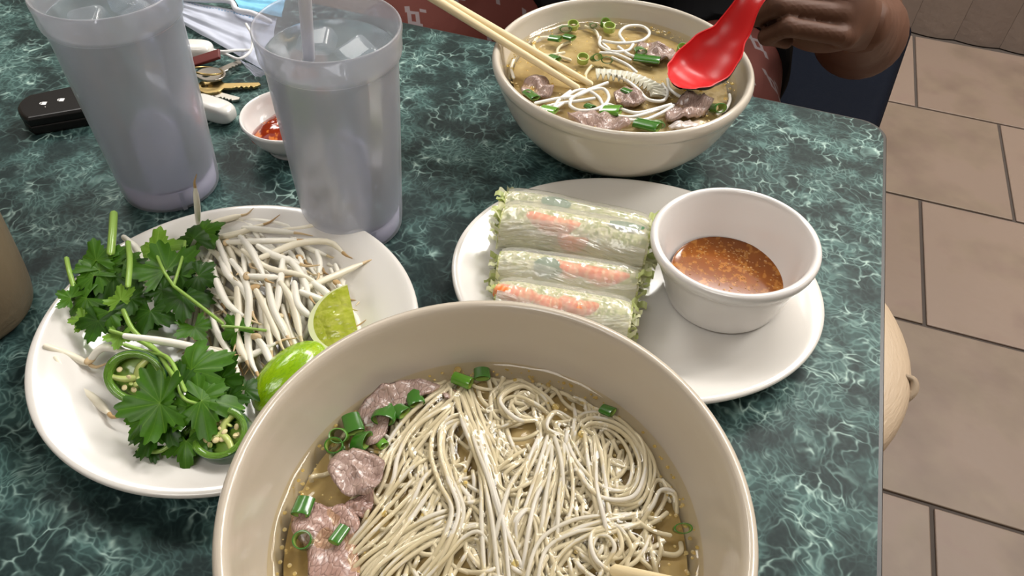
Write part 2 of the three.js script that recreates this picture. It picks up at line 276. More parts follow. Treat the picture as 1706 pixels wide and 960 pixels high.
// far bowl: loose strands
const far = (pts, h = 0, w = 0.00135) => noodle(pts.map(([x, y, d = 0]) => inBowl(P(x, y, H2 + 0.0008 + h + d), C2, 0.084)), w, noodleWhite, L2n, 'rice noodles under the chopsticks');
far([[1005, 68], [1030, 72], [1068, 68], [1082, 55], [1070, 44], [1045, 44], [1032, 56], [1040, 70]]);
far([[1000, 62], [1000, 76], [1020, 86], [1046, 84], [1055, 74]]);
far([[975, 44], [992, 52], [1000, 68], [1015, 82]], -0.002); far([[915, 62], [895, 64], [890, 80], [910, 92], [940, 88]], -0.002); far([[950, 70], [932, 78], [930, 92], [950, 100]], -0.003);
far([[1030, 78], [1050, 92], [1064, 96]]); far([[1020, 96], [1045, 108], [1060, 120]], -0.001); far([[1000, 88], [1025, 90], [1050, 100]], -0.001);
far([[892, 172], [930, 164], [960, 160], [985, 150], [1005, 148], [1014, 160], [1010, 172], [992, 182], [965, 184], [950, 176], [952, 166]], 0.0015);
far([[950, 152], [930, 168], [922, 182], [918, 190]], 0.001); far([[1012, 138], [990, 146], [965, 156], [950, 166]], 0.002); far([[940, 164], [958, 152], [975, 150], [995, 160], [1005, 176]], 0.001);
far([[1000, 184], [1012, 174], [1035, 182], [1060, 188], [1090, 182], [1118, 174]], 0.0015); far([[1020, 192], [1050, 195], [1080, 188], [1108, 178], [1122, 176]], 0.001); far([[1040, 200], [1072, 200], [1098, 190], [1120, 178]], 0.0015);
far([[1010, 120], [1040, 132], [1062, 148], [1080, 166], [1104, 168], [1112, 154], [1104, 140]], 0.0012); far([[1112, 132], [1116, 148], [1128, 158], [1140, 164]], 0.001);
far([[940, 120], [958, 128], [972, 132]], -0.002); far([[985, 110], [976, 124], [978, 140]], -0.002); far([[855, 100], [850, 115], [856, 130]], -0.001); far([[1215, 158], [1222, 168], [1212, 182], [1195, 190]], 0);
far([[900, 180], [935, 172], [965, 168], [990, 164]], 0.0005); far([[905, 188], [925, 180], [938, 172]], 0.0012);

filmPts.length = 0;
broth(C2, H2, 0.0880, 0.07, 'clear golden broth under the chopsticks and red spoon', 420);

/* ---------- beef, scallions, tripe ---------- */
const beefTex = tex(256, (u, v) => { const w = fbm(u, v, 8, 505, 3), g = voro(u + 0.05 * w, v * 0.5 + 0.04 * fbm(u, v, 8, 515, 3), 20, 500), f = fbm(u, v, 10, 510, 4), k = fbm(u, v, 40, 530, 2); return mixc(mixc(mixc([0.56, 0.47, 0.43], [0.74, 0.65, 0.60], f), [0.62, 0.50, 0.47], k * 0.6), [0.45, 0.36, 0.33], Math.exp(-g * g * 110) * 0.45 * sstep(0.3, 0.6, w)); });
const beefBump = tex(256, (u, v) => { const w = fbm(u, v, 8, 505, 3), g = voro(u + 0.05 * w, v * 0.5 + 0.04 * fbm(u, v, 8, 515, 3), 20, 500); return [sstep(0, 0.3, g) * 0.6 + 0.4 * fbm(u, v, 24, 540, 3)]; }, false);
const beefMat = mat([1, 1, 1], 0.35, { map: beefTex, bumpMap: beefBump, bumpScale: 0.0004, clearcoat: 0.5, clearcoatRoughness: 0.15 });
const beefPink = mat([1.0, 0.90, 0.88], 0.35, { map: beefTex, bumpMap: beefBump, bumpScale: 0.0005, clearcoat: 0.5, clearcoatRoughness: 0.15 });
function slice(poly, h, thick, wave, C, Rm) {
  const pts = poly.map(([x, y, dh = 0]) => inBowl(P(x, y, h + dh), C, Rm)), c = new THREE.CatmullRomCurve3(pts, true, 'centripetal'), N = 44, ring = c.getPoints(N), ce = V3(0, 0, 0);
  ring.slice(0, N).forEach(p => ce.addScaledVector(p, 1 / N)); const sd = Math.floor(rr(0, 900));
  ring.forEach((p, i) => p.lerp(ce, 0.22 * (fbm((i % N) / N, 0.3, 10, sd, 2) - 0.5)));
  const f = (u, v) => { // v 0..1 top from centre to rim, 1..2 underside
    const i = u * N, a = ring[Math.floor(i) % N], b = ring[(Math.floor(i) + 1) % N], p = a.clone().lerp(b, i % 1), s = v < 0.6 ? v / 0.6 : (1 - v) / 0.4, q = ce.clone().lerp(p, s);
    const e = Math.sqrt(Math.max(0, 1 - s * s * s * s)), n = fbm(q.x * 6 + 0.5, q.z * 6 + 0.5, 16, sd, 3) - 0.5;
    q.y += n * wave + (v < 0.6 ? 1 : -1) * thick / 2 * (0.25 + 0.75 * e); return q;
  };
  const g = gridGeo(N, 14, f); return uvPlanar(g, 26, 26, rnd(), rnd());
}
const beef = (poly, h, label, C, Rm, m = beefMat, th = 0.0022, wave = 0.015) => solo('beef_slice', slice(poly, h, th, wave, C, Rm), m, label, 'beef');
beef([[598, 738], [588, 700], [612, 668, 0.002], [640, 636, 0.005], [668, 622, 0.006], [705, 628, 0.004], [736, 640], [712, 660], [668, 676], [645, 700], [640, 735], [620, 752]], H1 + 0.0015, 'long beef slice curled against the far wall of the large bowl', C1, 0.0915);
beef([[546, 776], [570, 757], [612, 752], [640, 768], [640, 802], [622, 824], [582, 828], [552, 808]], H1 + 0.003, 'rounded beef slice with marbled grain lying beside the noodle heap', C1, 0.088);
beef([[476, 846], [505, 834], [545, 842], [580, 838], [606, 862, 0.003], [600, 905], [604, 950], [590, 1000], [520, 1000], [508, 920], [484, 888]], H1 - 0.001, 'broad pink beef slice with a curled edge under two scallion pieces', C1, 0.09, beefPink, 0.0025, 0.007);
beef([[570, 842], [598, 826], [624, 824], [622, 842], [606, 862], [585, 856]], H1 + 0.0012, 'small pale beef piece tucked below the rounded slice', C1, 0.09, beefPink);
beef([[735, 655], [748, 642], [762, 648], [756, 662], [742, 666]], H1 + 0.0012, 'tiny beef scrap beside the pale green scallion', C1, 0.09);
beef([[868, 150], [872, 132], [900, 128], [922, 142], [920, 160], [895, 164]], H2 + 0.001, 'beef slice under the chopsticks at the bowl side', C2, 0.085, beefMat, 0.004);
beef([[946, 192], [980, 184], [1018, 188], [1048, 204], [1046, 216], [1000, 216], [960, 206]], H2 + 0.002, 'beef slice with marbled grain at the front of the bowl with the spoon', C2, 0.086, beefMat, 0.006);
beef([[1020, 150], [1050, 144], [1076, 160], [1072, 178], [1045, 176], [1024, 168]], H2 + 0.0005, 'grey-brown beef slice between the noodle loops', C2, 0.085, beefMat, 0.004);
beef([[1108, 184], [1128, 166], [1150, 158], [1178, 160], [1188, 172], [1172, 190], [1140, 200], [1112, 204]], H2 + 0.002, 'crumpled beef slice in front of the red spoon', C2, 0.085, beefMat, 0.005, 0.02);
beef([[1058, 80], [1075, 66], [1105, 78], [1128, 92], [1112, 106], [1080, 98]], H2 + 0.0005, 'beef slice half sunk behind the red spoon', C2, 0.085, beefMat, 0.003);
beef([[1114, 206], [1140, 198], [1168, 190], [1180, 196], [1160, 208], [1130, 214]], H2 + 0.003, 'pale fatty beef strip at the front rim of the bowl with the spoon', C2, 0.086, mat([0.66, 0.58, 0.54], 0.3, { clearcoat: 0.5 }), 0.003);
{ // frilly tripe
  const c = new THREE.CatmullRomCurve3([[992, 122], [1020, 124], [1050, 128], [1076, 138], [1096, 150], [1098, 162]].map(([x, y]) => P(x, y, H2 + 0.002)), false);
  const g = gridGeo(120, 6, (u, v) => { const p = c.getPointAt(u), t = c.getTangentAt(u), n = V3(-t.z, 0, t.x).normalize(), s = (v - 0.5); p.addScaledVector(n, s * 0.011 + 0.0012 * Math.sin(u * 95)); p.y += 0.0018 * Math.sin(u * 95 + v * 2) * (0.3 + v) + 0.001; return p; });
  const g2 = g.clone(); g2.translate(0, -0.0008, 0);
  solo('tripe_strip', mergeGeometries([g, g2]), mat([0.68, 0.66, 0.55], 0.35, { side: THREE.DoubleSide, clearcoat: 0.4 }), 'frilled pale tripe strip floating among the noodles', 'tripe');
}
const scalDark = mat([0.035, 0.15, 0.012], 0.25, { clearcoat: 0.7, clearcoatRoughness: 0.1, side: THREE.DoubleSide });
const scalMid = mat([0.10, 0.28, 0.02], 0.25, { clearcoat: 0.7, clearcoatRoughness: 0.1, side: THREE.DoubleSide });
const scalLight = mat([0.40, 0.52, 0.12], 0.3, { clearcoat: 0.6, side: THREE.DoubleSide });
const scalIn = mat([0.32, 0.45, 0.10], 0.35, { clearcoat: 0.5, side: THREE.DoubleSide });
function scallion(px, py, h, r, len, tilt, yaw, m, squash, label, group) {
  const t = thing('scallion_ring', label, 'scallion', group, P(px, py, h)); t.rotation.set(tilt, yaw, 0, 'YXZ');
  const out = lathe([[r, -len / 2], [r * 1.03, 0], [r, len / 2], [r * 0.86, len / 2]], 20, 3); out.scale(1, 1, squash); mesh('skin', out, m, t);
  const inn = lathe([[r * 0.86, len / 2], [r * 0.8, 0], [r * 0.86, -len / 2], [r, -len / 2]], 20, 3); inn.scale(1, 1, squash); mesh('inner_wall', inn, scalIn, t);
}
const S = (px, py, r, len, tilt, yaw, m, sq, label, g) => scallion(px, py, (py < 300 ? H2 : H1) + 0.0022, r, len, tilt, yaw, m, sq, label, g);
S(770, 634, 0.0033, 0.010, 1.5, 1.45, scalMid, 0.9, 'light green scallion tube lying at the far edge of the noodle heap');
S(803, 623, 0.0042, 0.008, 1.3, 0.4, scalDark, 0.4, 'dark green scallion piece beside the light green scallion tube'); S(690, 662, 0.0042, 0.011, 1.4, 0.7, scalDark, 0.45, 'dark green scallion piece lying across the middle of the long beef slice'); S(642, 690, 0.0058, 0.011, 1.2, 0.2, scalDark, 0.55, 'largest dark green scallion piece, on the near end of the long beef slice');
S(665, 684, 0.0040, 0.008, 1.3, 1.2, scalDark, 0.5, 'small dark scallion piece wedged against the largest scallion piece'); S(588, 706, 0.0045, 0.012, 1.4, 0.7, scalDark, 0.4, 'long dark scallion piece pressed between bowl wall and long beef slice'); S(566, 726, 0.0045, 0.008, 0.6, 0.2, scalMid, 0.8, 'upper scallion ring of the pair at the bowl wall'); S(558, 745, 0.0045, 0.006, 0.25, 0.0, scalDark, 0.9, 'lower scallion ring of the pair at the bowl wall');
S(602, 735, 0.0052, 0.008, 1.0, 1.6, scalDark, 0.5, 'dark scallion piece above the rounded beef slice'); S(635, 738, 0.0026, 0.006, 1.3, 1.0, scalMid, 0.6, 'tiny bright green scallion bit at the edge of the noodles');
S(505, 844, 0.0042, 0.009, 1.45, 0.2, scalDark, 0.45, 'flat dark green scallion piece at the left end of the pink beef slice');
S(505, 901, 0.0042, 0.006, 0.3, 0.3, scalDark, 0.95, 'round scallion ring with a hollow centre in front of the pink beef');
S(565, 891, 0.0028, 0.009, 1.45, -0.1, scalDark, 0.5, 'narrow dark green scallion tube lying on the pink beef slice');
S(1137, 881, 0.0042, 0.004, 0.35, 0.4, scalDark, 0.55, 'thin oval scallion ring alone by the right wall of the large bowl');
S(1012, 684, 0.0032, 0.007, 1.2, 1.2, scalDark, 0.5, 'dark scallion bit sunk beyond the noodle heap');
const gB = 'green scallion piece floating in the broth beneath the chopsticks', gBg = 'scallions in the bowl with the spoon';
for (const [x, y, r, l, ti, ya, m, q] of [[942, 48, .0052, .008, 1.2, .4, scalDark, .5], [925, 64, .0042, .010, 1.4, 1.4, scalDark, .45], [948, 62, .004, .009, 1.4, 1.2, scalDark, .45], [955, 42, .0045, .005, .4, 0, scalLight, .9], [1015, 46, .005, .005, .2, 0, scalLight, .95], [1008, 38, .004, .006, .6, .5, scalMid, .8], [988, 42, .003, .006, 1.2, .4, scalDark, .6], [923, 97, .004, .009, 1.4, 1.0, scalDark, .5], [971, 98, .0046, .005, .3, .2, scalLight, .95], [993, 96, .004, .006, .9, .8, scalDark, .7], [1011, 100, .0045, .008, 1.1, .2, scalDark, .6], [1067, 84, .0046, .009, 1.3, .4, scalDark, .5], [1078, 98, .005, .020, 1.5, 1.6, scalDark, .4], [1045, 152, .003, .009, 1.4, 1.0, scalDark, .5], [1137, 82, .0045, .006, .4, .3, scalMid, .9], [1018, 184, .0058, .014, 1.3, 1.5, scalMid, .5], [1078, 208, .0055, .018, 1.4, 1.3, scalDark, .5], [1096, 207, .005, .008, 1.2, .2, scalDark, .5], [1195, 180, .005, .010, 1.0, .7, scalDark, .7], [885, 158, .004, .014, 1.4, .8, scalDark, .4], [915, 182, .004, .012, 1.4, 1.3, scalMid, .4], [983, 178, .003, .008, 1.3, .9, scalDark, .6]]) S(x, y, r, l, ti, ya, m, q, gB, gBg);

/* ---------- chopsticks, spoon ---------- */
const wood = mat([0.80, 0.66, 0.40], 0.5, { bumpMap: bumpTex, bumpScale: 0.0002 });
function chopstick(a, b, len, label, group) { const d = b.clone().sub(a).normalize(); solo('chopstick', sweep([a, a.clone().addScaledVector(d, len / 2), a.clone().addScaledVector(d, len)], t => 0.0024 + 0.0020 * t, 12, 10), wood, label, 'chopstick', group); }
const chL = 'pale wooden chopstick leaning on the rim of the bowl with the red spoon';
chopstick(P(962, 146, H2 + 0.002), P(836, 68, 0.081), 0.225, chL, 'chopsticks in the bowl with the spoon');
chopstick(P(984, 140, H2 + 0.002), P(848, 62, 0.0805), 0.225, chL, 'chopsticks in the bowl with the spoon');
{ const a = P(1026, 952, H1 + 0.003), b = P(1150, 982, 0.094); const d = b.clone().sub(a).normalize(); solo('chopstick', sweep([a, a.clone().addScaledVector(d, 0.1), a.clone().addScaledVector(d, 0.2)], t => 0.0030 + 0.0018 * t, 12, 10), wood, 'pale wooden chopstick dipping into the large bowl at its near side', 'chopstick'); }
{
  const t = thing('soup_spoon', 'red plastic soup spoon with black back resting in the bowl', 'spoon');
  const A = P(1128, 147, 0.072), B = P(1222, 56, 0.094), L = B.clone().sub(A).normalize(), W = V3(0, 1, 0).cross(L).normalize(), N = L.clone().cross(W).normalize(), len = 0.15;
  const lut = (tb, s) => { for (let i = 1; i < tb.length; i++) if (s <= tb[i][0]) { const [a, x] = tb[i - 1], [b, y] = tb[i]; const q = (s - a) / (b - a); return x + (y - x) * q * q * (3 - 2 * q); } return tb[tb.length - 1][1]; };
  const wv = [[0, .004], [.03, .012], [.1, .0195], [.2, .0225], [.3, .0205], [.42, .0135], [.55, .0095], [1, .008]], dv = [[0, .001], [.1, .009], [.2, .0125], [.32, .0105], [.45, .006], [.6, .0035], [1, .003]], cv = [[0, .003], [.2, 0], [.4, .004], [.6, .02], [.8, .040], [1, .062]];
  const surf = (off, u, s) => { const w = lut(wv, s) + off * 0.6, d = lut(dv, s) + off, c = lut(cv, s), a = (u - 0.5) * Math.PI; return A.clone().addScaledVector(L, s * len).addScaledVector(W, Math.sin(a) * w).addScaledVector(N, c - Math.cos(a) * d); };
  const red = mat([0.60, 0.018, 0.02], 0.34, { specularIntensity: 0.7, side: THREE.DoubleSide }), blk = mat([0.006, 0.006, 0.007], 0.3, { side: THREE.DoubleSide });
  mesh('inner_face', gridGeo(20, 60, (u, v) => surf(0, u, v)), red, t);
  const edge = [0, 1].map(e => gridGeo(1, 60, (u, v) => { const a = surf(0, e, v), b = surf(0.0018, e, v); return a.lerp(b, u); }));
  mesh('rim_edge', mergeGeometries(edge), red, t);
  mesh('back_shell', gridGeo(20, 60, (u, v) => surf(0.0018, u, v)), blk, t);
}

/* ---------- plates, ramekin, dish ---------- */
const CP = V3(-0.2424, T, -0.2372);
const plateProfile = [[0, 0.0035], [0.052, 0.0035], [0.056, 0.0003], [0.061, 0.0003], [0.064, 0.0045], [0.080, 0.0095], [0.1, 0.0155], [0.109, 0.0178], [0.1113, 0.0195], [0.111, 0.0214], [0.109, 0.0222], [0.1, 0.0202], [0.088, 0.0166], [0.078, 0.0115], [0.070, 0.0082], [0.058, 0.0074], [0, 0.0072]];
solo('round_plate', lathe(plateProfile, 128), white, 'round white plate heaped with bean sprouts, herbs and lime', 'plate', null, CP);
const CO = V3(-0.0249, T, -0.3671);
{ const g = lathe(plateProfile.map(([r, y]) => [r * 0.9, y]), 128); g.scale(1.2, 1, 1); const m = solo('oval_plate', g, white, 'oval white plate carrying spring rolls and a sauce cup', 'plate', null, CO); m.rotation.y = 9.36 * Math.PI / 180; }
{
  const pos = V3(0.0315, T + 0.0096, -0.3835);
  const m = solo('sauce_cup', lathe([[0, 0.002], [0.03, 0.002], [0.032, 0], [0.0355, 0.0005], [0.0375, 0.004], [0.0415, 0.018], [0.0462, 0.033], [0.0478, 0.0385], [0.0505, 0.0415], [0.0518, 0.0448], [0.0515, 0.0478], [0.0495, 0.0492], [0.0475, 0.0485], [0.0455, 0.044], [0.042, 0.032], [0.037, 0.016], [0.033, 0.008], [0.026, 0.005], [0, 0.0045]], 96), china, 'white ceramic cup of brown dipping sauce on the oval plate', 'cup', null, pos);
  m.rotation.z = 0.06;
  const st = tex(512, (u, v) => { const a = fbm(u, v, 40, 600, 3), b = fbm(u, v, 8, 620, 3), c = sstep(0.56, 0.68, a); return mixc(mixc([0.47, 0.24, 0.05], [0.56, 0.31, 0.08], b), [0.76, 0.53, 0.25], c * 0.6); });
  const s = lathe([[0, 0.0162], [0.032, 0.0162], [0.0356, 0.0163], [0.0368, 0.0170], [0.0369, 0.0155], [0.030, 0.0085], [0, 0.0085]], 64, 0); uvPlanar(s, 9, 9);
  const sauce = thing('dipping_sauce', 'brown peanut dipping sauce in the white cup', 'sauce', null, pos);
  mesh('sauce_pool', s, mat([1, 1, 1], 0.08, { map: st }), sauce);
  const bits = new THREE.InstancedMesh(new THREE.IcosahedronGeometry(0.0006, 1), mat([0.50, 0.27, 0.085], 0.35), 260); const M = new THREE.Matrix4();
  for (let k = 0; k < 260; k++) { const a = rr(0, 6.283), r = 0.034 * Math.sqrt(rnd()); M.compose(V3(Math.cos(a) * r, 0.0161, Math.sin(a) * r), new THREE.Quaternion().setFromEuler(new THREE.Euler(rnd() * 3, rnd() * 3, 0)), V3(rr(0.5, 1.4), rr(0.4, 0.8), rr(0.5, 1.4))); bits.setMatrixAt(k, M); }
  bits.name = 'peanut_bits'; bits.userData.kind = 'stuff'; bits.castShadow = bits.receiveShadow = true; sauce.add(bits);
}
{
  const pos = V3(-0.3154, T, -0.4318);
  solo('sauce_dish', lathe([[0, 0.003], [0.014, 0.003], [0.016, 0.0003], [0.019, 0.0003], [0.021, 0.005], [0.029, 0.014], [0.0345, 0.025], [0.036, 0.0295], [0.0352, 0.0308], [0.0338, 0.0295], [0.031, 0.021], [0.024, 0.011], [0.014, 0.0065], [0, 0.006]], 64), china, 'small white dish of red chili sauce behind the tumbler with a straw', 'dish', null, pos);
  const g = gridGeo(48, 16, (u, v) => { const a = u * 6.2832, r = 0.0275 * v * (1 + 0.12 * Math.sin(3 * a + 1)), x = r * Math.cos(a), z = r * Math.sin(a); return V3(x, 0.0155 + 0.0105 * (1 - Math.pow(v, 3)) + 0.004 * (fbm(x * 8 + 0.5, z * 8 + 0.5, 16, 640, 3) - 0.5) * (1 - v), z); });
  uvPlanar(g, 10, 10);
  const ct = tex(256, (u, v) => { const a = fbm(u, v, 24, 650, 3), b = fbm(u, v, 7, 655, 3); return mixc(mixc([0.42, 0.09, 0.02], [0.60, 0.20, 0.05], b), [0.80, 0.45, 0.18], sstep(0.66, 0.78, a)); });
  solo('chili_sauce', g, mat([1, 1, 1], 0.15, { map: ct, clearcoat: 0.8, bumpMap: bumpTex, bumpScale: 0.0008 }), 'heap of red chili sauce in the small white dish', 'sauce', null, pos);
}

/* ---------- water tumblers ---------- */
const plastic = mat([0.82, 0.83, 0.875], 0.30, { transmission: 0.83, thickness: 0, ior: 1.45, bumpMap: bumpTex, bumpScale: 0.0002, side: THREE.DoubleSide });
const waterMat = mat([0.90, 0.95, 0.965], 0.14, { transmission: 0.945, thickness: 0.06, ior: 1.33 });
const iceMat = mat([0.92, 0.95, 0.98], 0.12, { transmission: 0.9, thickness: 0, ior: 1.31, side: THREE.DoubleSide });
const baseMat = mat([0.74, 0.70, 0.83], 0.5, { transmission: 0.35, thickness: 0, side: THREE.DoubleSide });
function tumbler(pos, label, wl, wlabel, ices) {
  const t = thing('water_tumbler', label, 'tumbler', null, pos);
  mesh('cup_wall', lathe([[0.0315, 0.0004], [0.0335, 0.0015], [0.0342, 0.005], [0.0362, 0.045], [0.0388, 0.1], [0.0407, 0.134], [0.0422, 0.1365], [0.0427, 0.145], [0.0432, 0.153], [0.0425, 0.1538], [0.0414, 0.1530], [0.0408, 0.1445], [0.0395, 0.1365], [0.0370, 0.1], [0.0344, 0.045], [0.0331, 0.0185]], 96, 5), plastic, t);
  mesh('cup_base', lathe([[0, 0.001], [0.0305, 0.001], [0.0322, 0.0025], [0.0328, 0.0158], [0, 0.0158]], 64, 0), baseMat, t);
  mesh('cup_bottom', lathe([[0.0331, 0.0185], [0.031, 0.0165], [0, 0.0165]], 64, 0), mat([0.80, 0.76, 0.86], 0.4, { transmission: 0.35, thickness: 0, side: THREE.DoubleSide }), t);
  for (const a of [0.9, 3.0, 5.1]) { const b = new THREE.BoxGeometry(0.003, 0.016, 0.0012); b.translate(0, 0.0095, 0.0344); b.rotateY(a); mesh('rib', b, plastic, t); }
  const w = tag(mesh('drinking_water', new THREE.BufferGeometry(), waterMat), wlabel, 'water'); w.position.copy(pos);
  const rw = 0.0331 + (wl - 0.0185) * 0.0545;
  const wtop = gridGeo(64, 20, (u, v) => { const r = (rw - 0.0007) * v, a = u * 6.2832, x = r * Math.cos(a), z = r * Math.sin(a); return V3(x, wl + 0.001 * Math.exp(-(rw - r) / 0.0012) * (v < 0.999 ? 1 : 1) + 0.0014 * (fbm(x * 8 + 0.5, z * 8 + 0.5, 12, 700, 2) - 0.5) * Math.min(1, (1 - v) * 8), z); });
  const wside = gridGeo(64, 1, (u, v) => { const a = -u * 6.2832, r = v ? 0.0324 : rw - 0.0007; return V3(r * Math.cos(a), v ? 0.0185 : wl + 0.001, r * Math.sin(a)); });
  const wbot = gridGeo(64, 1, (u, v) => { const a = -u * 6.2832, r = 0.0324 * (1 - v); return V3(r * Math.cos(a), 0.0185, r * Math.sin(a)); });
  const wg = mergeVertices(mergeGeometries([wtop, wside, wbot].map(g => { g.deleteAttribute('normal'); g.deleteAttribute('uv'); return g; })), 1e-5); wg.computeVertexNormals(); w.geometry = toCreasedNormals(wg, 0.6);
  ices.forEach(([x, z, s, ry, dy]) => { const g = new RoundedBoxGeometry(s, s * 0.8, s, 3, s * 0.22); const p = g.attributes.position; for (let i = 0; i < p.count; i++) { const n = 1 + 0.12 * (fbm(p.getX(i) * 20 + 0.5, p.getZ(i) * 20 + p.getY(i) * 13 + 0.5, 8, 720, 2) - 0.5); p.setXYZ(i, p.getX(i) * n, p.getY(i) * n, p.getZ(i) * n); } g.computeVertexNormals(); const o = solo('ice_cube', g, iceMat, 'clear ice cube floating in the tumbler ' + (wlabel.includes('without') ? 'without a straw' : 'with the straw'), 'ice', 'ice cubes in the tumbler ' + (wlabel.includes('without') ? 'without a straw' : 'with the straw'), pos.clone().add(V3(x, wl - s * 0.33 + dy, z))); o.rotation.set(0.25, ry, 0.15); });
}
tumbler(V3(-0.3742, T, -0.3565), 'frosted plastic water tumbler without a straw beside the car key', 0.136, 'iced water filling the tumbler without a straw', [[-0.012, 0.01, 0.024, 0.4, 0], [0.016, -0.006, 0.022, 1.1, 0.001], [-0.006, -0.020, 0.020, 0.8, 0]]);
tumbler(V3(-0.2294, T, -0.3680), 'frosted plastic water tumbler holding a clear straw', 0.136, 'iced water around the straw', [[-0.016, -0.012, 0.022, 0.3, 0], [0.014, -0.008, 0.023, 1.0, 0.001], [0.012, 0.018, 0.018, 0.5, -0.001]]);
{
  const a = P(515, 98, 0.136), b = P(508, 0, 0.19), d = b.clone().sub(a).normalize(), q = V3(-0.2294, T + 0.02, -0.37);
  const p0 = a.clone().addScaledVector(d, -0.05), p1 = a.clone().addScaledVector(d, 0.085);
  const g = sweep([p0, a, p1], 0.0034, 14, 14);
  solo('drinking_straw', g, mat([0.80, 0.80, 0.86], 0.3, { transmission: 0.5, thickness: 0, side: THREE.DoubleSide }), 'clear plastic straw standing in the water tumbler', 'straw');
}

/* ---------- spring rolls ---------- */
const lettuceTex = tex(256, (u, v) => { const a = fbm(u, v, 10, 800, 4), b = fbm(u, v, 28, 810, 3); return mixc(mixc([0.58, 0.63, 0.30], [0.80, 0.80, 0.58], sstep(0.3, 0.7, a)), [0.90, 0.88, 0.80], sstep(0.44, 0.60, b) * 0.85); });
const lettuceMat = mat([1, 1, 1], 0.5, { map: lettuceTex, bumpMap: bumpTex, bumpScale: 0.002, side: THREE.DoubleSide });
const leafPale = mat([0.55, 0.62, 0.24], 0.4, { side: THREE.DoubleSide, transmission: 0.3, thickness: 0 }), leafYellow = mat([0.72, 0.73, 0.46], 0.4, { side: THREE.DoubleSide, transmission: 0.3, thickness: 0 });
const shrimpTex = tex(256, (u, v) => { const s = 0.5 + 0.5 * Math.sin(v * 44 + 5 * fbm(u, v, 4, 830, 2)), n = fbm(u, v, 12, 840, 3); return mixc([0.95, 0.46, 0.20], [0.96, 0.78, 0.64], clamp(s * 0.65 + (n - 0.5) * 1.1)); });
const shrimpMat = mat([1, 1, 1], 0.35, { map: shrimpTex });
const herbMat = mat([0.05, 0.16, 0.06], 0.45, { side: THREE.DoubleSide });
const wrapTexB = tex(256, (u, v) => [0.55 * fbm(u, v, 9, 860, 4) + 0.45 * Math.abs(fbm(u, v, 5, 870, 3) - 0.5) * 2], false);
const wrapMat = mat([0.93, 0.92, 0.86], 0.16, { transmission: 0.74, thickness: 0, ior: 1.5, bumpMap: wrapTexB, bumpScale: 0.004, clearcoat: 0.7, clearcoatRoughness: 0.1, side: THREE.DoubleSide });
function roll(a, b, r, label, shrimps, herbs, sd) {
  const mid = a.clone().lerp(b, 0.5), t = thing('spring_roll', label, 'spring roll', null, mid), L = b.clone().sub(a), len = L.length(), X = L.clone().normalize(), U = V3(0, 1, 0), Z = X.clone().cross(U).normalize(), Y = Z.clone().cross(X).normalize();
  const at = (s, ang, rad) => V3(0, 0, 0).addScaledVector(X, (s - 0.5) * len).addScaledVector(Y, Math.cos(ang) * rad * 0.94).addScaledVector(Z, Math.sin(ang) * rad * 1.05);   // angle 0 = up, positive toward +Z
  const tub = (r0, nz, s0, s1) => gridGeo(40, 30, (u, v) => { const s = s0 + (s1 - s0) * v, a = u * 6.2832, n = fbm(u, s * 0.5 + 0.1, 4, sd, 3) - 0.5; const end = 1 - 0.16 * Math.pow(Math.abs(v - 0.5) * 2, 8); return at(s, a, r0 * end * (1 + nz * n)); });
  const core = tub(r * 0.83, 0.2, 0.0, 1.0); core.attributes.uv.array.forEach((_, i, A) => { A[i] *= (i % 2 ? 2.2 : 1.6); }); const fill = mesh('lettuce_filling', core, lettuceMat, t);
  mesh('rice_paper_wrapper', tub(r, 0.2, 0.015, 0.985), wrapMat, t);
  const seam = gridGeo(8, 30, (u, v) => at(0.02 + 0.96 * v, 0.5 + u * 1.2 + 0.2 * Math.sin(v * 5 + sd), r * (1.012 + 0.03 * (fbm(u, v, 6, sd + 5, 2) - 0.5)))); mesh('wrapper_flap', seam, wrapMat, t);
  for (const [s0, s1, an, wd] of shrimps) {
    const rc = r * 0.985 - wd * 0.92, n = 14, pts = []; for (let i = 0; i <= n; i++) { const q = i / n; pts.push(at(s0 + (s1 - s0) * q, an + 0.35 * Math.sin(q * Math.PI), rc)); }
    mesh('shrimp', sweep(pts, q => wd * 0.92 * (0.55 + 0.45 * Math.sin(Math.PI * Math.min(1, q * 0.85 + 0.12))), 20, 12), shrimpMat, t);
  }
  for (const [s0, s1, an, w] of herbs) mesh('herb_leaf', gridGeo(6, 10, (u, v) => at(s0 + (s1 - s0) * v, an + (u - 0.5) * w * Math.sin(Math.PI * (0.1 + 0.8 * v)), r * 0.965)), herbMat, t);
  for (const e of [0, 1]) { // shredded lettuce sticking out of the open ends
    for (let k = 0; k < 26; k++) { const an = rr(0, 6.28), r0 = r * rr(0.2, 0.85), ou = rr(0.04, 0.115), ss = e ? 1 : -1, s0 = e ? 0.97 : 0.03, da = rr(-0.5, 0.5), w = rr(0.0022, 0.0065); const g = gridGeo(2, 6, (u, v) => { const p = at(s0 + ss * ou * v, an + da * v, r0 * (1 + 0.15 * v)); p.addScaledVector(Z, (u - 0.5) * w * Math.cos(an)).addScaledVector(Y, (u - 0.5) * w * Math.sin(an) + 0.0012 * Math.sin(v * 7 + k)); return p; }); mesh('lettuce_shred', g, k % 2 ? leafPale : leafYellow, fill); }
  }
}
const F = 0.0074;
const rollY = 0.0165;
roll(P(842, 344, F + 0.017), P(1082, 392, F + 0.017), 0.0155, 'spring roll at the back, mostly hidden behind the fattest roll', [], [[0.25, 0.45, 0.1, 0.8]], 900);
roll(P(836, 374, F + 0.0245), P(1078, 420, F + 0.0245), 0.0185, 'fattest spring roll with one shrimp band showing near its middle', [[0.18, 0.56, 0.05, 0.0085], [0.42, 0.60, 0.75, 0.0065]], [[0.72, 0.95, -0.2, 0.5]], 920);
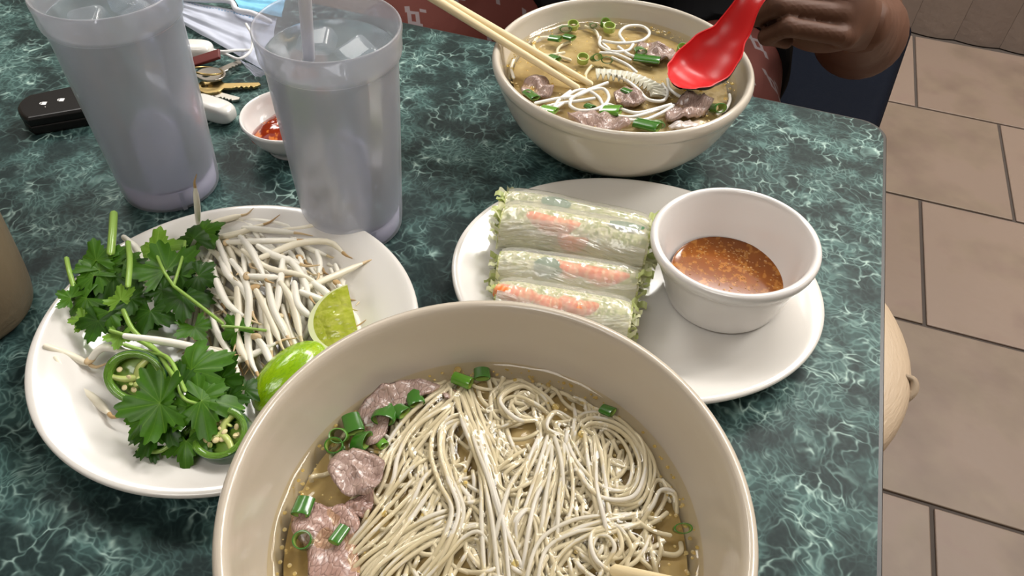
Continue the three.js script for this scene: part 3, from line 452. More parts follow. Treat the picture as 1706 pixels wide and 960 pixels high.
roll(P(830, 446, F + 0.0165), P(1062, 480, F + 0.0165), 0.0160, 'middle spring roll with a green herb leaf and shrimp showing', [[0.38, 0.64, 0.0, 0.0072], [0.56, 0.92, 0.1, 0.0078]], [[0.26, 0.46, 0.4, 1.0]], 940);
roll(P(826, 500, F + 0.0165), P(1050, 538, F + 0.0165), 0.0165, 'spring roll next to the large bowl with a long row of shrimp', [[0.03, 0.34, 0.0, 0.0085], [0.28, 0.54, 0.25, 0.008], [0.48, 0.74, 0.1, 0.0075]], [], 960);

/* ---------- the plate of herbs and sprouts ---------- */
const pile = p => { const g = (x, y, h, s) => { const c = P(x, y, 0.02); return h * Math.exp(-(((p.x - c.x) ** 2 + (p.z - c.z) ** 2) / (s * s))); }; return 0.0095 + Math.max(g(430, 480, 0.030, 0.048), g(260, 500, 0.022, 0.045), g(310, 670, 0.020, 0.038)) + 0.012 * sstep(0.085, 0.111, Math.hypot(p.x - CP.x, p.z - CP.z)); };
const onPile = (x, y, d = 0) => { let h = 0.02, p; for (let i = 0; i < 6; i++) { p = P(x, y, h + d); h = pile(p); } return P(x, y, h + d); };
const sproutMat = [mat([0.88, 0.85, 0.75], 0.6, { clearcoat: 0.5, clearcoatRoughness: 0.15 }), mat([0.85, 0.79, 0.63], 0.6, { clearcoat: 0.5, clearcoatRoughness: 0.15 })];
const sproutTip = [mat([0.62, 0.46, 0.26], 0.4), mat([0.50, 0.33, 0.15], 0.45), mat([0.70, 0.58, 0.36], 0.4)];
const sprL = 'white bean sprout with a tan tip in the heap on the round plate';
function sprout(pts, r, label = sprL, group = 'bean sprouts heaped on the round plate', head) {
  const t = thing('bean_sprout', label, 'bean sprout', label === sprL ? group : undefined, pts[0]); const q = pts.map(p => p.clone().sub(pts[0])), n = q.length;
  mesh('stem', sweep(q, u => r * (0.82 + 0.3 * Math.sin(u * 3.1)) * (u > 0.86 ? 1 - (u - 0.86) * 3.2 : 1), 14, 7), sproutMat[rnd() < 0.7 ? 0 : 1], t);
  const d = q[n - 1].clone().sub(q[n - 2]).normalize(), e = q[n - 1], s = V3(rr(-1, 1), rr(-0.2, 0.8), rr(-1, 1)).multiplyScalar(0.4);
  mesh('root_tip', sweep([e, e.clone().addScaledVector(d, 0.004), e.clone().addScaledVector(d.clone().add(s).normalize(), 0.009 + rnd() * 0.004)], u => r * 0.55 * (1 - 0.75 * u), 6, 6), sproutTip[Math.floor(rnd() * 3)], t);
  if (head ?? rnd() < 0.16) { const h = new THREE.SphereGeometry(r * 1.15, 10, 8); h.scale(1, 0.7, 1.5); h.rotateY(rnd() * 3); const o = mesh('bean_head', h, sproutTip[Math.floor(rnd() * 3)], t); o.position.copy(q[0]); }
}
// the lower, random part of the heap
for (let k = 0; k < 125; k++) {
  const cx = 448 + rr(-1, 1) * 140, cy = 470 + rr(-1, 1) * 118; if (((cx - 448) / 165) ** 2 + ((cy - 485) / 125) ** 2 > 1) { k -= 0.5; if (rnd() < 0.5) continue; }
  let a = 1.25 + rr(-0.8, 0.8) + (cy < 420 ? -0.9 : 0); const st = rr(28, 40), b = rr(-0.3, 0.3), pts = []; let x = cx - Math.cos(a) * st * 1.5, y = cy - Math.sin(a) * st * 1.5; const dd = rr(-0.016, -0.001);
  for (let i = 0; i < 4; i++) { const p = onPile(clamp(x, 310, 600), clamp(y, 368, 640), dd); p.y = Math.max(p.y, T + 0.0098); pts.push(p); x += Math.cos(a) * st; y += Math.sin(a) * st; a += b; }
  sprout(pts, rr(0.0014, 0.0021));
}
const topSprouts = [[[347, 374], [375, 366], [402, 359]], [[330, 402], [396, 389], [439, 374]], [[377, 404], [441, 402], [494, 400]], [[434, 430], [505, 404], [550, 404], [571, 421]], [[404, 417], [449, 447], [505, 460], [542, 482]], [[505, 482], [557, 460], [604, 439]], [[385, 434], [407, 464], [415, 497], [413, 550], [417, 599], [428, 621]], [[424, 479], [441, 512], [466, 569]], [[467, 471], [486, 501], [501, 561]], [[445, 469], [456, 516], [478, 560]], [[471, 434], [466, 479], [460, 524]], [[501, 486], [557, 509]], [[561, 471], [574, 490], [580, 505]], [[353, 524], [362, 554], [377, 580], [400, 632]], [[368, 430], [381, 460], [405, 482], [420, 520]], [[351, 437], [362, 471], [381, 509], [407, 527]], [[392, 547], [400, 580], [411, 602]], [[426, 561], [440, 580], [452, 605]], [[490, 471], [497, 509], [520, 530]], [[340, 580], [372, 588], [380, 606]], [[362, 610], [411, 595], [460, 572]], [[411, 460], [440, 462], [464, 462]], [[527, 419], [533, 440], [531, 456]], [[464, 527], [474, 548], [482, 565]], [[430, 410], [455, 425], [500, 440]], [[480, 430], [500, 455], [515, 490]], [[400, 395], [420, 420], [440, 460]], [[360, 395], [372, 425], [385, 455]], [[405, 380], [450, 384], [490, 388]], [[440, 500], [446, 540], [452, 585]], [[395, 480], [398, 520], [394, 560]], [[520, 470], [545, 490], [560, 515]]];
for (const s of topSprouts) { const st = []; for (let i = 0; i < s.length; i++) st.push(onPile(s[i][0], s[i][1], 0.002 + rr(0, 0.003))); sprout(st, rr(0.0017, 0.0023)); }
sprout([onPile(330, 372, 0.004), P(328, 340, 0.043), P(325, 312, 0.056)], 0.0019, 'bean sprout standing upright at the back of the heap', null, false);
sprout([onPile(76, 577, 0), onPile(112, 591, 0), onPile(150, 608, 0.001)], 0.0023, 'short bean sprout lying on the plate beside the jalapeno slice', null, false);
sprout([onPile(93, 598, 0), onPile(126, 642, 0), onPile(165, 673, 0), onPile(182, 690, 0.001)], 0.0026, 'long bean sprout lying alone in front of the jalapeno slice', null, false);
sprout([onPile(208, 560, 0.012), onPile(280, 570, 0.012), onPile(371, 589, 0.006)], 0.0022, 'long bean sprout lying across the cilantro stems', null, false);
sprout([onPile(206, 395, 0.002), onPile(225, 412, 0.004), onPile(240, 440, 0.002)], 0.0022, 'bean sprout poking out behind the cilantro', null, false);
sprout([onPile(150, 600, 0.003), onPile(170, 580, 0.006), onPile(210, 585, 0.004)], 0.0022, 'broken bean sprout under the left edge of the cilantro', null, true);

// cilantro
const cilTex = hue => canvasTex(256, 256, (c, w, h) => { c.fillStyle = hue[0]; c.fillRect(0, 0, w, h); for (let k = 0; k < 900; k++) { c.fillStyle = hue[1 + (k % 2)]; c.globalAlpha = 0.12; c.fillRect(rnd() * w, rnd() * h, 3 + rnd() * 8, 3 + rnd() * 8); } c.globalAlpha = 0.5; c.strokeStyle = hue[3]; for (let k = -5; k <= 5; k++) { c.lineWidth = k % 2 ? 1.2 : 2.4; c.beginPath(); c.moveTo(128, 128); c.lineTo(128 + 128 * Math.sin(k * 0.42), 128 - 128 * Math.cos(k * 0.42)); c.stroke(); } });
const cilMats = [['#437412', '#37640c', '#558a1c', '#7da03e'], ['#2b540a', '#214606', '#366410', '#587f2c'], ['#74a030', '#659226', '#86b040', '#a6c468']].map(h => mat([1, 1, 1], 0.42, { map: cilTex(h), side: THREE.DoubleSide, transmission: 0.3, thickness: 0, specularIntensity: 0.6 }));
const stemMat = mat([0.28, 0.46, 0.08], 0.35, { clearcoat: 0.3 });
function leafGeo(size, curl, sd) {
  const N = 95, R = 6;
  const g = gridGeo(N, R, (u, v) => {
    const th = (u - 0.5) * 5.0, w = [0, 1.28, -1.28, 2.3, -2.3].reduce((m, c, i) => Math.max(m, Math.exp(-(((th - c) / (i < 3 ? 0.46 : 0.32)) ** 2)) * [1, 0.92, 0.92, 0.6, 0.6][i]), 0), tri = Math.abs(((u * 19 + sd) % 1) - 0.5) * 2;
    const rad = size * v * (0.50 + 0.50 * w + 0.15 * (tri - 0.5) * Math.pow(v, 3)), x = rad * Math.sin(th), z = -rad * Math.cos(th), q = rad / size;
    return V3(x, size * (-curl * q * q + 0.05 * q * Math.cos(th * 2.45) + 0.12 * q * q * Math.sin(x / size * 3 + sd * 5) + 0.035 * q * q * Math.sin(th * 11 + sd * 9)), z);
  });
  const p = g.attributes.position, uv = g.attributes.uv; for (let i = 0; i < p.count; i++) uv.setXY(i, 0.5 + p.getX(i) / size * 0.5, 0.5 - p.getZ(i) / size * 0.5); return g;
}
const leafGeos = [0, 1, 2, 3].map(k => leafGeo(1, [0.25, 0.1, 0.4, -0.1][k], k * 0.37));
const toCam = V3(0, 1, 0.75).normalize();
function sprig(label, leaves, stems) {          // leaves: zoom pixels x, y, radius, direction (deg, 0 = up the picture), tone, lift, tilt
  const o = onPile(40 + leaves[0][0] / 2.087, 340 + leaves[0][1] / 2.087, 0), t = thing('cilantro_sprig', label, 'cilantro', undefined, o);
  const Z = ([x, y], d) => onPile(40 + x / 2.087, 340 + y / 2.087, d).sub(o);
  for (const [x, y, r, dir, tone, lift, tilt = 0] of leaves) {
    const a = dir * Math.PI / 180, c = Z([x - Math.sin(a) * r * 0.35, y + Math.cos(a) * r * 0.35], lift), e = Z([x + Math.sin(a) * r, y - Math.cos(a) * r], lift), s = c.distanceTo(e) * 1.08;
    const f = e.sub(c); f.y = 0; f.normalize(); const up = V3(0, 1, 0).addScaledVector(toCam, 0.5).addScaledVector(V3(rr(-1, 1), 0, rr(-1, 1)), 0.28).addScaledVector(f, tilt).normalize(), side = f.clone().cross(up).normalize(), bk = side.clone().cross(up).normalize();
    const m = mesh('leaf', leafGeos[Math.floor(rnd() * 4)], cilMats[tone], t); m.matrixAutoUpdate = true; m.quaternion.setFromRotationMatrix(new THREE.Matrix4().makeBasis(side, up, bk.clone().negate().multiplyScalar(-1))); m.scale.setScalar(s); m.position.copy(c);
  }
  for (const [r, lift, ...pp] of stems) mesh('stem', sweep(pp.map(q => Z(q, lift)), r, 16, 7), stemMat, t);
}
sprig('cilantro sprig with broad leaves and cut stems at the outer edge of the herb pile',
  [[285, 215, 82, 60, 0, 0.010], [230, 235, 55, -40, 0, 0.009], [195, 335, 68, -110, 0, 0.008], [335, 320, 38, 0, 2, 0.014], [250, 425, 58, -160, 1, 0.006], [190, 405, 36, -90, 2, 0.006], [330, 470, 38, 190, 2, 0.008], [330, 250, 55, 100, 1, 0.006], [300, 390, 50, 160, 0, 0.004], [250, 180, 50, 0, 0, 0.011], [360, 200, 48, 60, 0, 0.009], [150, 320, 40, -60, 0, 0.006], [280, 300, 60, 120, 1, 0.003], [390, 330, 50, 90, 1, 0.003], [220, 270, 50, -90, 1, 0.003]],
  [[0.0026, 0.016, [312, 35], [308, 100], [302, 170]], [0.0018, 0.014, [362, 135], [368, 200], [362, 285]], [0.0016, 0.006, [148, 190], [158, 235], [172, 285]], [0.0014, 0.012, [345, 370], [380, 440], [450, 500], [530, 615]], [0.0012, 0.010, [300, 440], [390, 470], [505, 540]]]);
sprig('dark cilantro sprig trailing across the bean sprouts',
  [[560, 235, 62, 60, 1, 0.010], [555, 345, 66, 175, 1, 0.010], [640, 92, 58, 70, 0, 0.012, -0.4], [590, 110, 34, 0, 1, 0.012], [620, 250, 40, 90, 1, 0.012], [465, 150, 40, 30, 2, 0.008], [490, 215, 42, -20, 0, 0.008], [430, 395, 72, 200, 1, 0.004], [465, 300, 50, -90, 1, 0.006], [600, 440, 46, 150, 0, 0.008], [520, 300, 50, 200, 1, 0.004], [400, 440, 50, 170, 1, 0.002], [600, 300, 40, 100, 1, 0.006]],
  [[0.0010, 0.013, [450, 150], [490, 240], [520, 285]], [0.0010, 0.013, [560, 130], [552, 180], [520, 285]], [0.0011, 0.013, [520, 285], [600, 345], [690, 415]]]);
sprig('small cilantro leaf on a thin stalk lying over the sprouts', [[735, 425, 46, -30, 0, 0.006], [735, 480, 34, 180, 1, 0.001]], [[0.0009, 0.009, [690, 425], [760, 430], [840, 440]]]);
sprig('cilantro sprig with large toothed leaves at the front of the plate',
  [[440, 705, 100, -110, 0, 0.012], [470, 690, 70, 40, 0, 0.010], [650, 690, 98, 100, 0, 0.013], [610, 660, 60, 0, 0, 0.010], [440, 810, 78, 200, 1, 0.005], [560, 845, 62, 190, 0, 0.006], [700, 600, 58, 60, 1, 0.006], [590, 560, 55, 20, 0, 0.010], [500, 770, 70, 170, 1, 0.006], [690, 770, 60, 140, 1, 0.003], [540, 620, 50, 0, 1, 0.006], [430, 850, 50, -120, 1, 0.002], [780, 640, 40, 60, 1, 0.004], [560, 730, 70, 200, 0, 0.006], [640, 780, 55, 170, 0, 0.004], [400, 770, 55, -150, 0, 0.005], [730, 680, 55, 110, 1, 0.005]],
  [[0.0012, 0.012, [350, 490], [430, 515], [500, 535], [560, 650]], [0.0010, 0.010, [530, 615], [560, 680], [640, 700]], [0.0012, 0.003, [400, 855], [470, 860], [520, 830]]]);

// jalapeno slices
const jSkin = mat([0.03, 0.09, 0.035], 0.18, { clearcoat: 0.8, clearcoatRoughness: 0.06 }), jFlesh = bumpMat([0.14, 0.31, 0.025], 0.22, 0.0006, 3, { clearcoat: 0.7 }), jCore = mat([0.26, 0.42, 0.06], 0.3, { clearcoat: 0.5 }), jPith = mat([0.52, 0.60, 0.18], 0.35, { clearcoat: 0.4 }), jSeed = mat([0.74, 0.62, 0.34], 0.4);
function jalapeno(px, py, h, R, len, nrm, label, seeds, sx = 1) {
  const t = thing('jalapeno_slice', label, 'jalapeno', undefined, P(px, py, h)); t.quaternion.setFromUnitVectors(V3(0, 1, 0), nrm.clone().normalize());
  const sc = g => { g.scale(sx, 1, 1); return g; };
  mesh('skin', sc(lathe([[R * 0.97, len / 2], [R, len / 2 - 0.0008], [R * 1.02, 0], [R * 0.97, -len / 2]], 40, 4)), jSkin, t);
  mesh('flesh_ring', sc(lathe([[R * 0.97, len / 2], [R * 0.86, len / 2 + 0.0003], [R * 0.74, len / 2 - 0.0006], [R * 0.72, 0], [R * 0.74, -len / 2], [R * 0.97, -len / 2]], 40, 4)), jFlesh, t);
  const core = mesh('core', sc(lathe([[R * 0.74, -len * 0.1], [R * 0.3, len * 0.02], [0, len * 0.05]], 30, 4)), jCore, t);
  for (let k = 0; k < 3; k++) { const a = k * 2.1 + 0.4; mesh('membrane', sc(sweep([V3(0, len * 0.22, 0), V3(Math.cos(a) * R * 0.4, len * 0.3, Math.sin(a) * R * 0.4), V3(Math.cos(a + 0.2) * R * 0.74, len * 0.3, Math.sin(a + 0.2) * R * 0.74)], u => 0.0022 * (1 - 0.3 * u), 8, 7)), jPith, core); }
  const sg = new THREE.SphereGeometry(0.0018, 9, 7); sg.scale(1, 0.4, 0.85);
  for (let k = 0; k < seeds; k++) { const a = rr(0, 6.28), r = R * rr(0.15, 0.6), s = mesh('seed', sg, rnd() < 0.6 ? jSeed : jPith, core); s.position.set(Math.cos(a) * r * sx, len * rr(0.25, 0.4), Math.sin(a) * r); s.rotation.set(rr(-0.7, 0.7), rr(0, 3), rr(-0.7, 0.7)); }
}
jalapeno(231, 628, 0.024, 0.0145, 0.013, V3(0.38, 0.85, 0.62), 'dark green jalapeno slice with seeds showing, beside the cilantro', 9, 1.18);
jalapeno(374, 728, 0.022, 0.0145, 0.014, V3(-0.1, 0.9, 0.25), 'jalapeno end full of cream seeds at the large bowl', 22, 1.15);
jalapeno(338, 738, 0.016, 0.011, 0.010, V3(0.3, 0.8, 0.5), 'small jalapeno slice half under the cilantro leaves', 4, 1.1);

// lime wedges
const rindTex = tex(256, (u, v) => { const a = fbm(u, v, 4, 1000, 3), b = fbm(u, v, 60, 1010, 2); return mixc(mixc([0.46, 0.64, 0.03], [0.66, 0.76, 0.08], a), [0.38, 0.56, 0.02], sstep(0.55, 0.7, b) * 0.35); });
const rindMat = mat([1, 1, 1], 0.22, { map: rindTex, bumpMap: bumpTex, bumpScale: 0.0005, clearcoat: 0.6, clearcoatRoughness: 0.12 });
const pithMat = mat([0.72, 0.76, 0.44], 0.5), pulpTex = tex(256, (u, v) => { const r = Math.hypot(u - 0.5, v - 0.5), a = Math.atan2(v - 0.5, u - 0.5), f = fbm(a / 6.2832 + 0.5, r * 0.6, 24, 1030, 3), b = fbm(u, v, 20, 1040, 3); return mixc([0.66, 0.72, 0.16], [0.84, 0.85, 0.45], clamp(f * 0.7 + (b - 0.3) * 0.6)); });
const pulpMat = mat([1, 1, 1], 0.18, { map: pulpTex, bumpMap: wrapTexB, bumpScale: 0.002, clearcoat: 0.8, clearcoatRoughness: 0.08, transmission: 0.15, thickness: 0 });
function lime(pos, X, up, A, B, ang, label) {     // X = long axis, up = direction of the thin edge (axis side) away from the rind
  const t = thing('lime_wedge', label, 'lime', undefined, pos); const x = X.clone().normalize(), y = up.clone().addScaledVector(x, -up.dot(x)).normalize(), z = x.clone().cross(y); t.quaternion.setFromRotationMatrix(new THREE.Matrix4().makeBasis(x, y, z));
  const f = (s, th, k) => { const c = Math.cos(s), e = Math.sin(s); return V3(-A * c * (k > 0.9 ? 1 : 0.97), -B * Math.max(0, e) * Math.cos(th) * k, B * Math.max(0, e) * Math.sin(th) * k); };
  const pi = Math.PI; const ctr = B * 0.55; const sh = g => { g.translate(0, ctr, 0); return g; };
  mesh('rind', sh(gridGeo(24, 24, (u, v) => f(u * pi, (v - 0.5) * ang, 1))), rindMat, t);
  for (const sgn of [-1, 1]) {
    mesh('pith_edge', sh(gridGeo(24, 3, (u, v) => f(u * pi, sgn * ang / 2, 1 - 0.12 * v))), pithMat, t);
    const g = sh(gridGeo(24, 10, (u, v) => { const p = f(u * pi, sgn * ang / 2, 0.88 * (1 - v)); const n = V3(0, Math.sin(ang / 2), sgn * Math.cos(ang / 2)); return p.addScaledVector(n, 0.0012 * Math.sin(pi * Math.min(1, (1 - v) * 1.0)) * Math.sin(u * pi)); })); uvPlanar(g, 20, 20, 0.5, 0.5, 'x', 'y'); mesh('pulp_face', g, pulpMat, t);
  }
  pulpMat.side = pithMat.side = rindMat.side = THREE.DoubleSide;
}
lime(P(562, 545, 0.020), P(566, 592, 0.014).sub(P(548, 506, 0.026)), V3(0.83, 0.56, 0), 0.0215, 0.028, 1.2, 'cut lime wedge showing its pale pulp, wedged beside the large bowl');
lime(P(475, 614, 0.022), P(520, 572, 0.026).sub(P(428, 658, 0.020)), V3(0.25, -1, -0.1), 0.0265, 0.0155, 2.4, 'lime wedge with bright green rind turned up beside the sprouts');

/* ---------- keys, mask, brown cup ---------- */
{
  const blk = mat([0.008, 0.0075, 0.0075], 0.32, { specularIntensity: 0.5 }), icon = mat([0.85, 0.85, 0.85], 0.4);
  const A = P(64, 200, 0.008), B = P(172, 178, 0.008), X = B.clone().sub(A); X.y = 0; X.normalize(); const Z = X.clone().cross(V3(0, 1, 0)).normalize();
  const t = thing('car_key', 'black car key fob with white lock symbols behind the tumbler', 'car key', null, P(118, 196, 0)); t.quaternion.setFromRotationMatrix(new THREE.Matrix4().makeBasis(X, V3(0, 1, 0), Z));
  const s = new THREE.Shape(); s.moveTo(-0.026, -0.014); s.quadraticCurveTo(-0.031, -0.006, -0.031, 0.004); s.quadraticCurveTo(-0.029, 0.014, -0.022, 0.017); s.lineTo(0.034, 0.019); s.quadraticCurveTo(0.042, 0.017, 0.042, 0); s.quadraticCurveTo(0.042, -0.016, 0.034, -0.018); s.closePath();
  const ex = (d, b, y) => { const g = new THREE.ExtrudeGeometry(s, { depth: d, bevelEnabled: true, bevelSize: b, bevelThickness: b, bevelSegments: 4, curveSegments: 10 }); g.rotateX(-Math.PI / 2); g.translate(0, y, 0); return g; };
  mesh('case_bottom', ex(0.004, 0.0024, 0.0026), blk, t); const ct = mesh('case_top', ex(0.003, 0.0028, 0.0105), blk, t);
  const lockB = () => [new THREE.BoxGeometry(0.0042, 0.0003, 0.0034), ...[0].map(() => { const g = new THREE.TorusGeometry(0.0013, 0.0004, 6, 12, Math.PI); g.rotateX(-Math.PI / 2); g.translate(0, 0, -0.0018); return g; })].map(g => g.toNonIndexed());
  [[-0.014, 0.4], [-0.001, 0.4]].forEach(([x], i) => { const m = mesh('lock_symbol', mergeGeometries(lockB()), icon, ct); m.position.set(x, 0.0164, -0.001); m.rotation.y = 1.2; if (i === 0) { const d = new THREE.SphereGeometry(0.0004, 6, 5); const m2 = mesh('lock_dot', d, icon, ct); m2.position.set(x + 0.0005, 0.0164, 0.0045); } });
  const b1 = new THREE.BoxGeometry(0.0006, 0.0003, 0.003); const b2 = new THREE.TorusGeometry(0.0015, 0.0003, 6, 14); b2.rotateX(Math.PI / 2); b2.translate(0.003, 0, 0); mesh('trunk_symbol', mergeGeometries([b1.toNonIndexed(), b2.toNonIndexed()]), icon, ct).position.set(0.011, 0.0164, -0.002);
}
{
  const brass = mat([0.45, 0.33, 0.14], 0.35, { metalness: 1 }), steel = mat([0.42, 0.40, 0.36], 0.35, { metalness: 1 }), redp = mat([0.12, 0.01, 0.008], 0.4);
  const t = thing('key_ring', 'bunch of brass and steel keys on a ring beside the face mask', 'keys', null, P(345, 140, 0)), o = t.position;
  function key(px0, px1, h0, h1, m, bow, label) {
    const a = P(...px0, h0), b = P(...px1, h1), X = b.clone().sub(a), len = X.length(); X.normalize(); const Z = X.clone().cross(V3(0, 1, 0)).normalize(), Y = Z.clone().cross(X);
    const s = new THREE.Shape(); const bl = len; s.absarc(0, 0, bow, 0.35, Math.PI * 2 - 0.35); s.lineTo(bl * 0.42, -0.0042); for (let k = 0; k < 5; k++) { s.lineTo(bl * (0.46 + 0.1 * k), -0.0034); s.lineTo(bl * (0.5 + 0.1 * k), k % 2 ? -0.0012 : -0.0022); } s.lineTo(bl, 0.0005); s.lineTo(bl * 0.97, 0.0032); s.lineTo(bl * 0.3, 0.0034); s.closePath();
    const h = new THREE.Path(); h.absarc(-bow * 0.45, 0, bow * 0.28, 0, Math.PI * 2); s.holes.push(h);
    const g = new THREE.ExtrudeGeometry(s, { depth: 0.0016, bevelEnabled: true, bevelSize: 0.0003, bevelThickness: 0.0003, bevelSegments: 1, curveSegments: 10 }); g.rotateX(-Math.PI / 2);
    const k = mesh('key', g, m, t); k.userData.label = label; k.quaternion.setFromRotationMatrix(new THREE.Matrix4().makeBasis(X, Y, Z)); k.position.copy(a.sub(o));
  }
  key([352, 146], [434, 144], 0.004, 0.002, brass, 0.011, 'brass key with a notched blade');
  key([352, 126], [404, 104], 0.008, 0.004, steel, 0.012, 'steel key pointing at the face mask');
  key([345, 155], [398, 169], 0.002, 0.001, steel, 0.009, 'thin steel key beside the white fob');
  const r = new THREE.TorusGeometry(0.0125, 0.0009, 8, 40); r.rotateX(Math.PI / 2 - 0.35); mesh('split_ring', r, brass, t).position.copy(P(345, 118, 0.012).sub(o));
  const tg = new RoundedBoxGeometry(0.03, 0.003, 0.011, 2, 0.001); const tagm = mesh('red_tag', tg, redp, t); tagm.position.copy(P(340, 98, 0.012).sub(o)); tagm.rotation.set(0.25, 0.55, 0.15);
}
const fobWhite = mat([0.80, 0.79, 0.75], 0.2, { clearcoat: 0.6, clearcoatRoughness: 0.08 });
function fob(px, py, h, lx, ly, lz, yaw, label) { const g = new THREE.SphereGeometry(1, 32, 20), p = g.attributes.position; for (let i = 0; i < p.count; i++) { const f = v => Math.sign(v) * Math.pow(Math.abs(v), 0.62); p.setXYZ(i, f(p.getX(i)) * lx, f(p.getY(i)) * ly, f(p.getZ(i)) * lz); } g.computeVertexNormals(); const o = solo('white_fob', g, fobWhite, label, 'fob', undefined, P(px, py, h)); o.rotation.y = yaw; }
fob(352, 181, 0.0088, 0.022, 0.0085, 0.0095, -0.08, 'white rounded plastic fob lying between the tumbler and the chili dish');
fob(325, 84, 0.0085, 0.016, 0.0080, 0.010, 0.35, 'small white plastic fob beside the edge of the face mask');
{
  const t = thing('face_mask', 'crumpled surgical face mask, white side and blue side showing, by the keys', 'face mask', null, P(380, 60, 0)), o = t.position;
  const print = canvasTex(256, 256, (c, w, h) => { c.fillStyle = '#d2d8ea'; c.fillRect(0, 0, w, h); for (let j = 0; j < 2; j++) for (let k = 0; k < 26; k++) { if ((k + j) % 5 === 4) continue; c.fillStyle = '#6aa0cc'; c.fillRect(26 + k * 8, 226 + j * 9, 5, 5); } });
  const quad = (a, b, c, d, pleats, amp, th = 0.0012) => { const mk = off => gridGeo(30, 40, (u, v) => { const p = a.clone().lerp(b, u).lerp(d.clone().lerp(c, u), v), f = (v * pleats) % 1; p.y += off + amp * (f < 0.8 ? f / 0.8 : (1 - f) / 0.2) + 0.003 * (fbm(u, v, 4, 1100, 3) - 0.3) ; return p; }); return mk(0); };
  const wmat = mat([1, 1, 1], 0.8, { map: print, side: THREE.DoubleSide, transmission: 0.15, thickness: 0 }), bl = mat([0.22, 0.56, 0.80], 0.8, { side: THREE.DoubleSide });
  const q = (x, y, h) => P(x, y, h).sub(o);
  const g = quad(q(298, 0, 0.014), q(462, 32, 0.016), q(446, 122, 0.004), q(300, 38, 0.004), 3, 0.0018); const wp = mesh('white_panel', g, wmat, t);
  mesh('blue_panel', quad(q(378, -24, 0.020), q(480, -20, 0.022), q(470, 30, 0.020), q(398, 14, 0.020), 3, 0.0022), bl, t);
  mesh('folded_edge', sweep([q(296, -2, 0.016), q(340, 0, 0.019), q(385, 3, 0.022), q(394, 16, 0.021), q(420, 22, 0.022), q(450, 36, 0.02)], 0.0026, 30, 8), mat([0.72, 0.74, 0.80], 0.8), t);
  const cord = mat([0.80, 0.80, 0.80], 0.7);
  mesh('ear_loop', sweep([q(350, 86, 0.006), q(375, 90, 0.008), q(400, 98, 0.01), q(418, 84, 0.012), q(420, 60, 0.018), q(410, 40, 0.02)], 0.0013, 30, 7), cord, wp);
  mesh('ear_loop', sweep([q(348, 82, 0.007), q(372, 86, 0.010), q(395, 84, 0.010), q(416, 84, 0.008)], 0.0014, 24, 7), cord, wp);
  mesh('corner_tab', quad(q(396, 98, 0.006), q(446, 122, 0.008), q(436, 130, 0.001), q(424, 128, 0.001), 1, 0.0005), wmat, wp);
}
solo('brown_cup', lathe([[0, 0.002], [0.030, 0.002], [0.034, 0.0003], [0.0375, 0.002], [0.0395, 0.009], [0.0415, 0.03], [0.0445, 0.09], [0.0455, 0.125], [0.0445, 0.127], [0.043, 0.125], [0.042, 0.09], [0.039, 0.03], [0.034, 0.008], [0, 0.006]], 64), bumpMat([0.21, 0.16, 0.10], 0.38, 0.0003, 4), 'brown plastic cup standing beside the round plate', 'cup', null, V3(-0.4145, T, -0.2035));

/* ---------- the diner opposite, chair, stool ---------- */
function sdfGeo(fn, lo, size, res) {
  const mc = new MarchingCubes(res, new THREE.MeshBasicMaterial(), false, false, 400000); mc.isolation = 0; const h = res / 2, f = mc.field;
  for (let k = 0; k < res; k++) for (let j = 0; j < res; j++) for (let i = 0; i < res; i++) f[i + j * res + k * res * res] = -fn(lo.x + (i - h) / h * size / 2 + size / 2, lo.y + (j - h) / h * size / 2 + size / 2, lo.z + (k - h) / h * size / 2 + size / 2);
  mc.update(); const n = mc.count, g = new THREE.BufferGeometry(), p = mc.positionArray.slice(0, n * 3), q = new Float32Array(n * 3);
  for (let i = 0; i < n; i++) { q[3 * i] = lo.x + (p[3 * i] + 1) * size / 2; q[3 * i + 1] = lo.y + (p[3 * i + 1] + 1) * size / 2; q[3 * i + 2] = lo.z + (p[3 * i + 2] + 1) * size / 2; }
  g.setAttribute('position', new THREE.BufferAttribute(q, 3)); const m = mergeVertices(g, 1e-5); m.computeVertexNormals(); return m;
}
const cap = (a, b, ra, rb) => { const d = b.clone().sub(a), L = d.lengthSq(); return (x, y, z) => { let t = ((x - a.x) * d.x + (y - a.y) * d.y + (z - a.z) * d.z) / L; t = t < 0 ? 0 : t > 1 ? 1 : t; const ex = x - a.x - d.x * t, ey = y - a.y - d.y * t, ez = z - a.z - d.z * t; return Math.sqrt(ex * ex + ey * ey + ez * ez) - (ra + (rb - ra) * t); }; };
const ell = (c, r) => (x, y, z) => { const k = Math.hypot((x - c.x) / r.x, (y - c.y) / r.y, (z - c.z) / r.z); return (k - 1) * Math.min(r.x, r.y, r.z); };
const join = (k, ...fs) => (x, y, z) => { let d = fs[0](x, y, z); for (let i = 1; i < fs.length; i++) { const e = fs[i](x, y, z), h = Math.max(k - Math.abs(d - e), 0) / k; d = Math.min(d, e) - h * h * k * 0.25; } return d; };
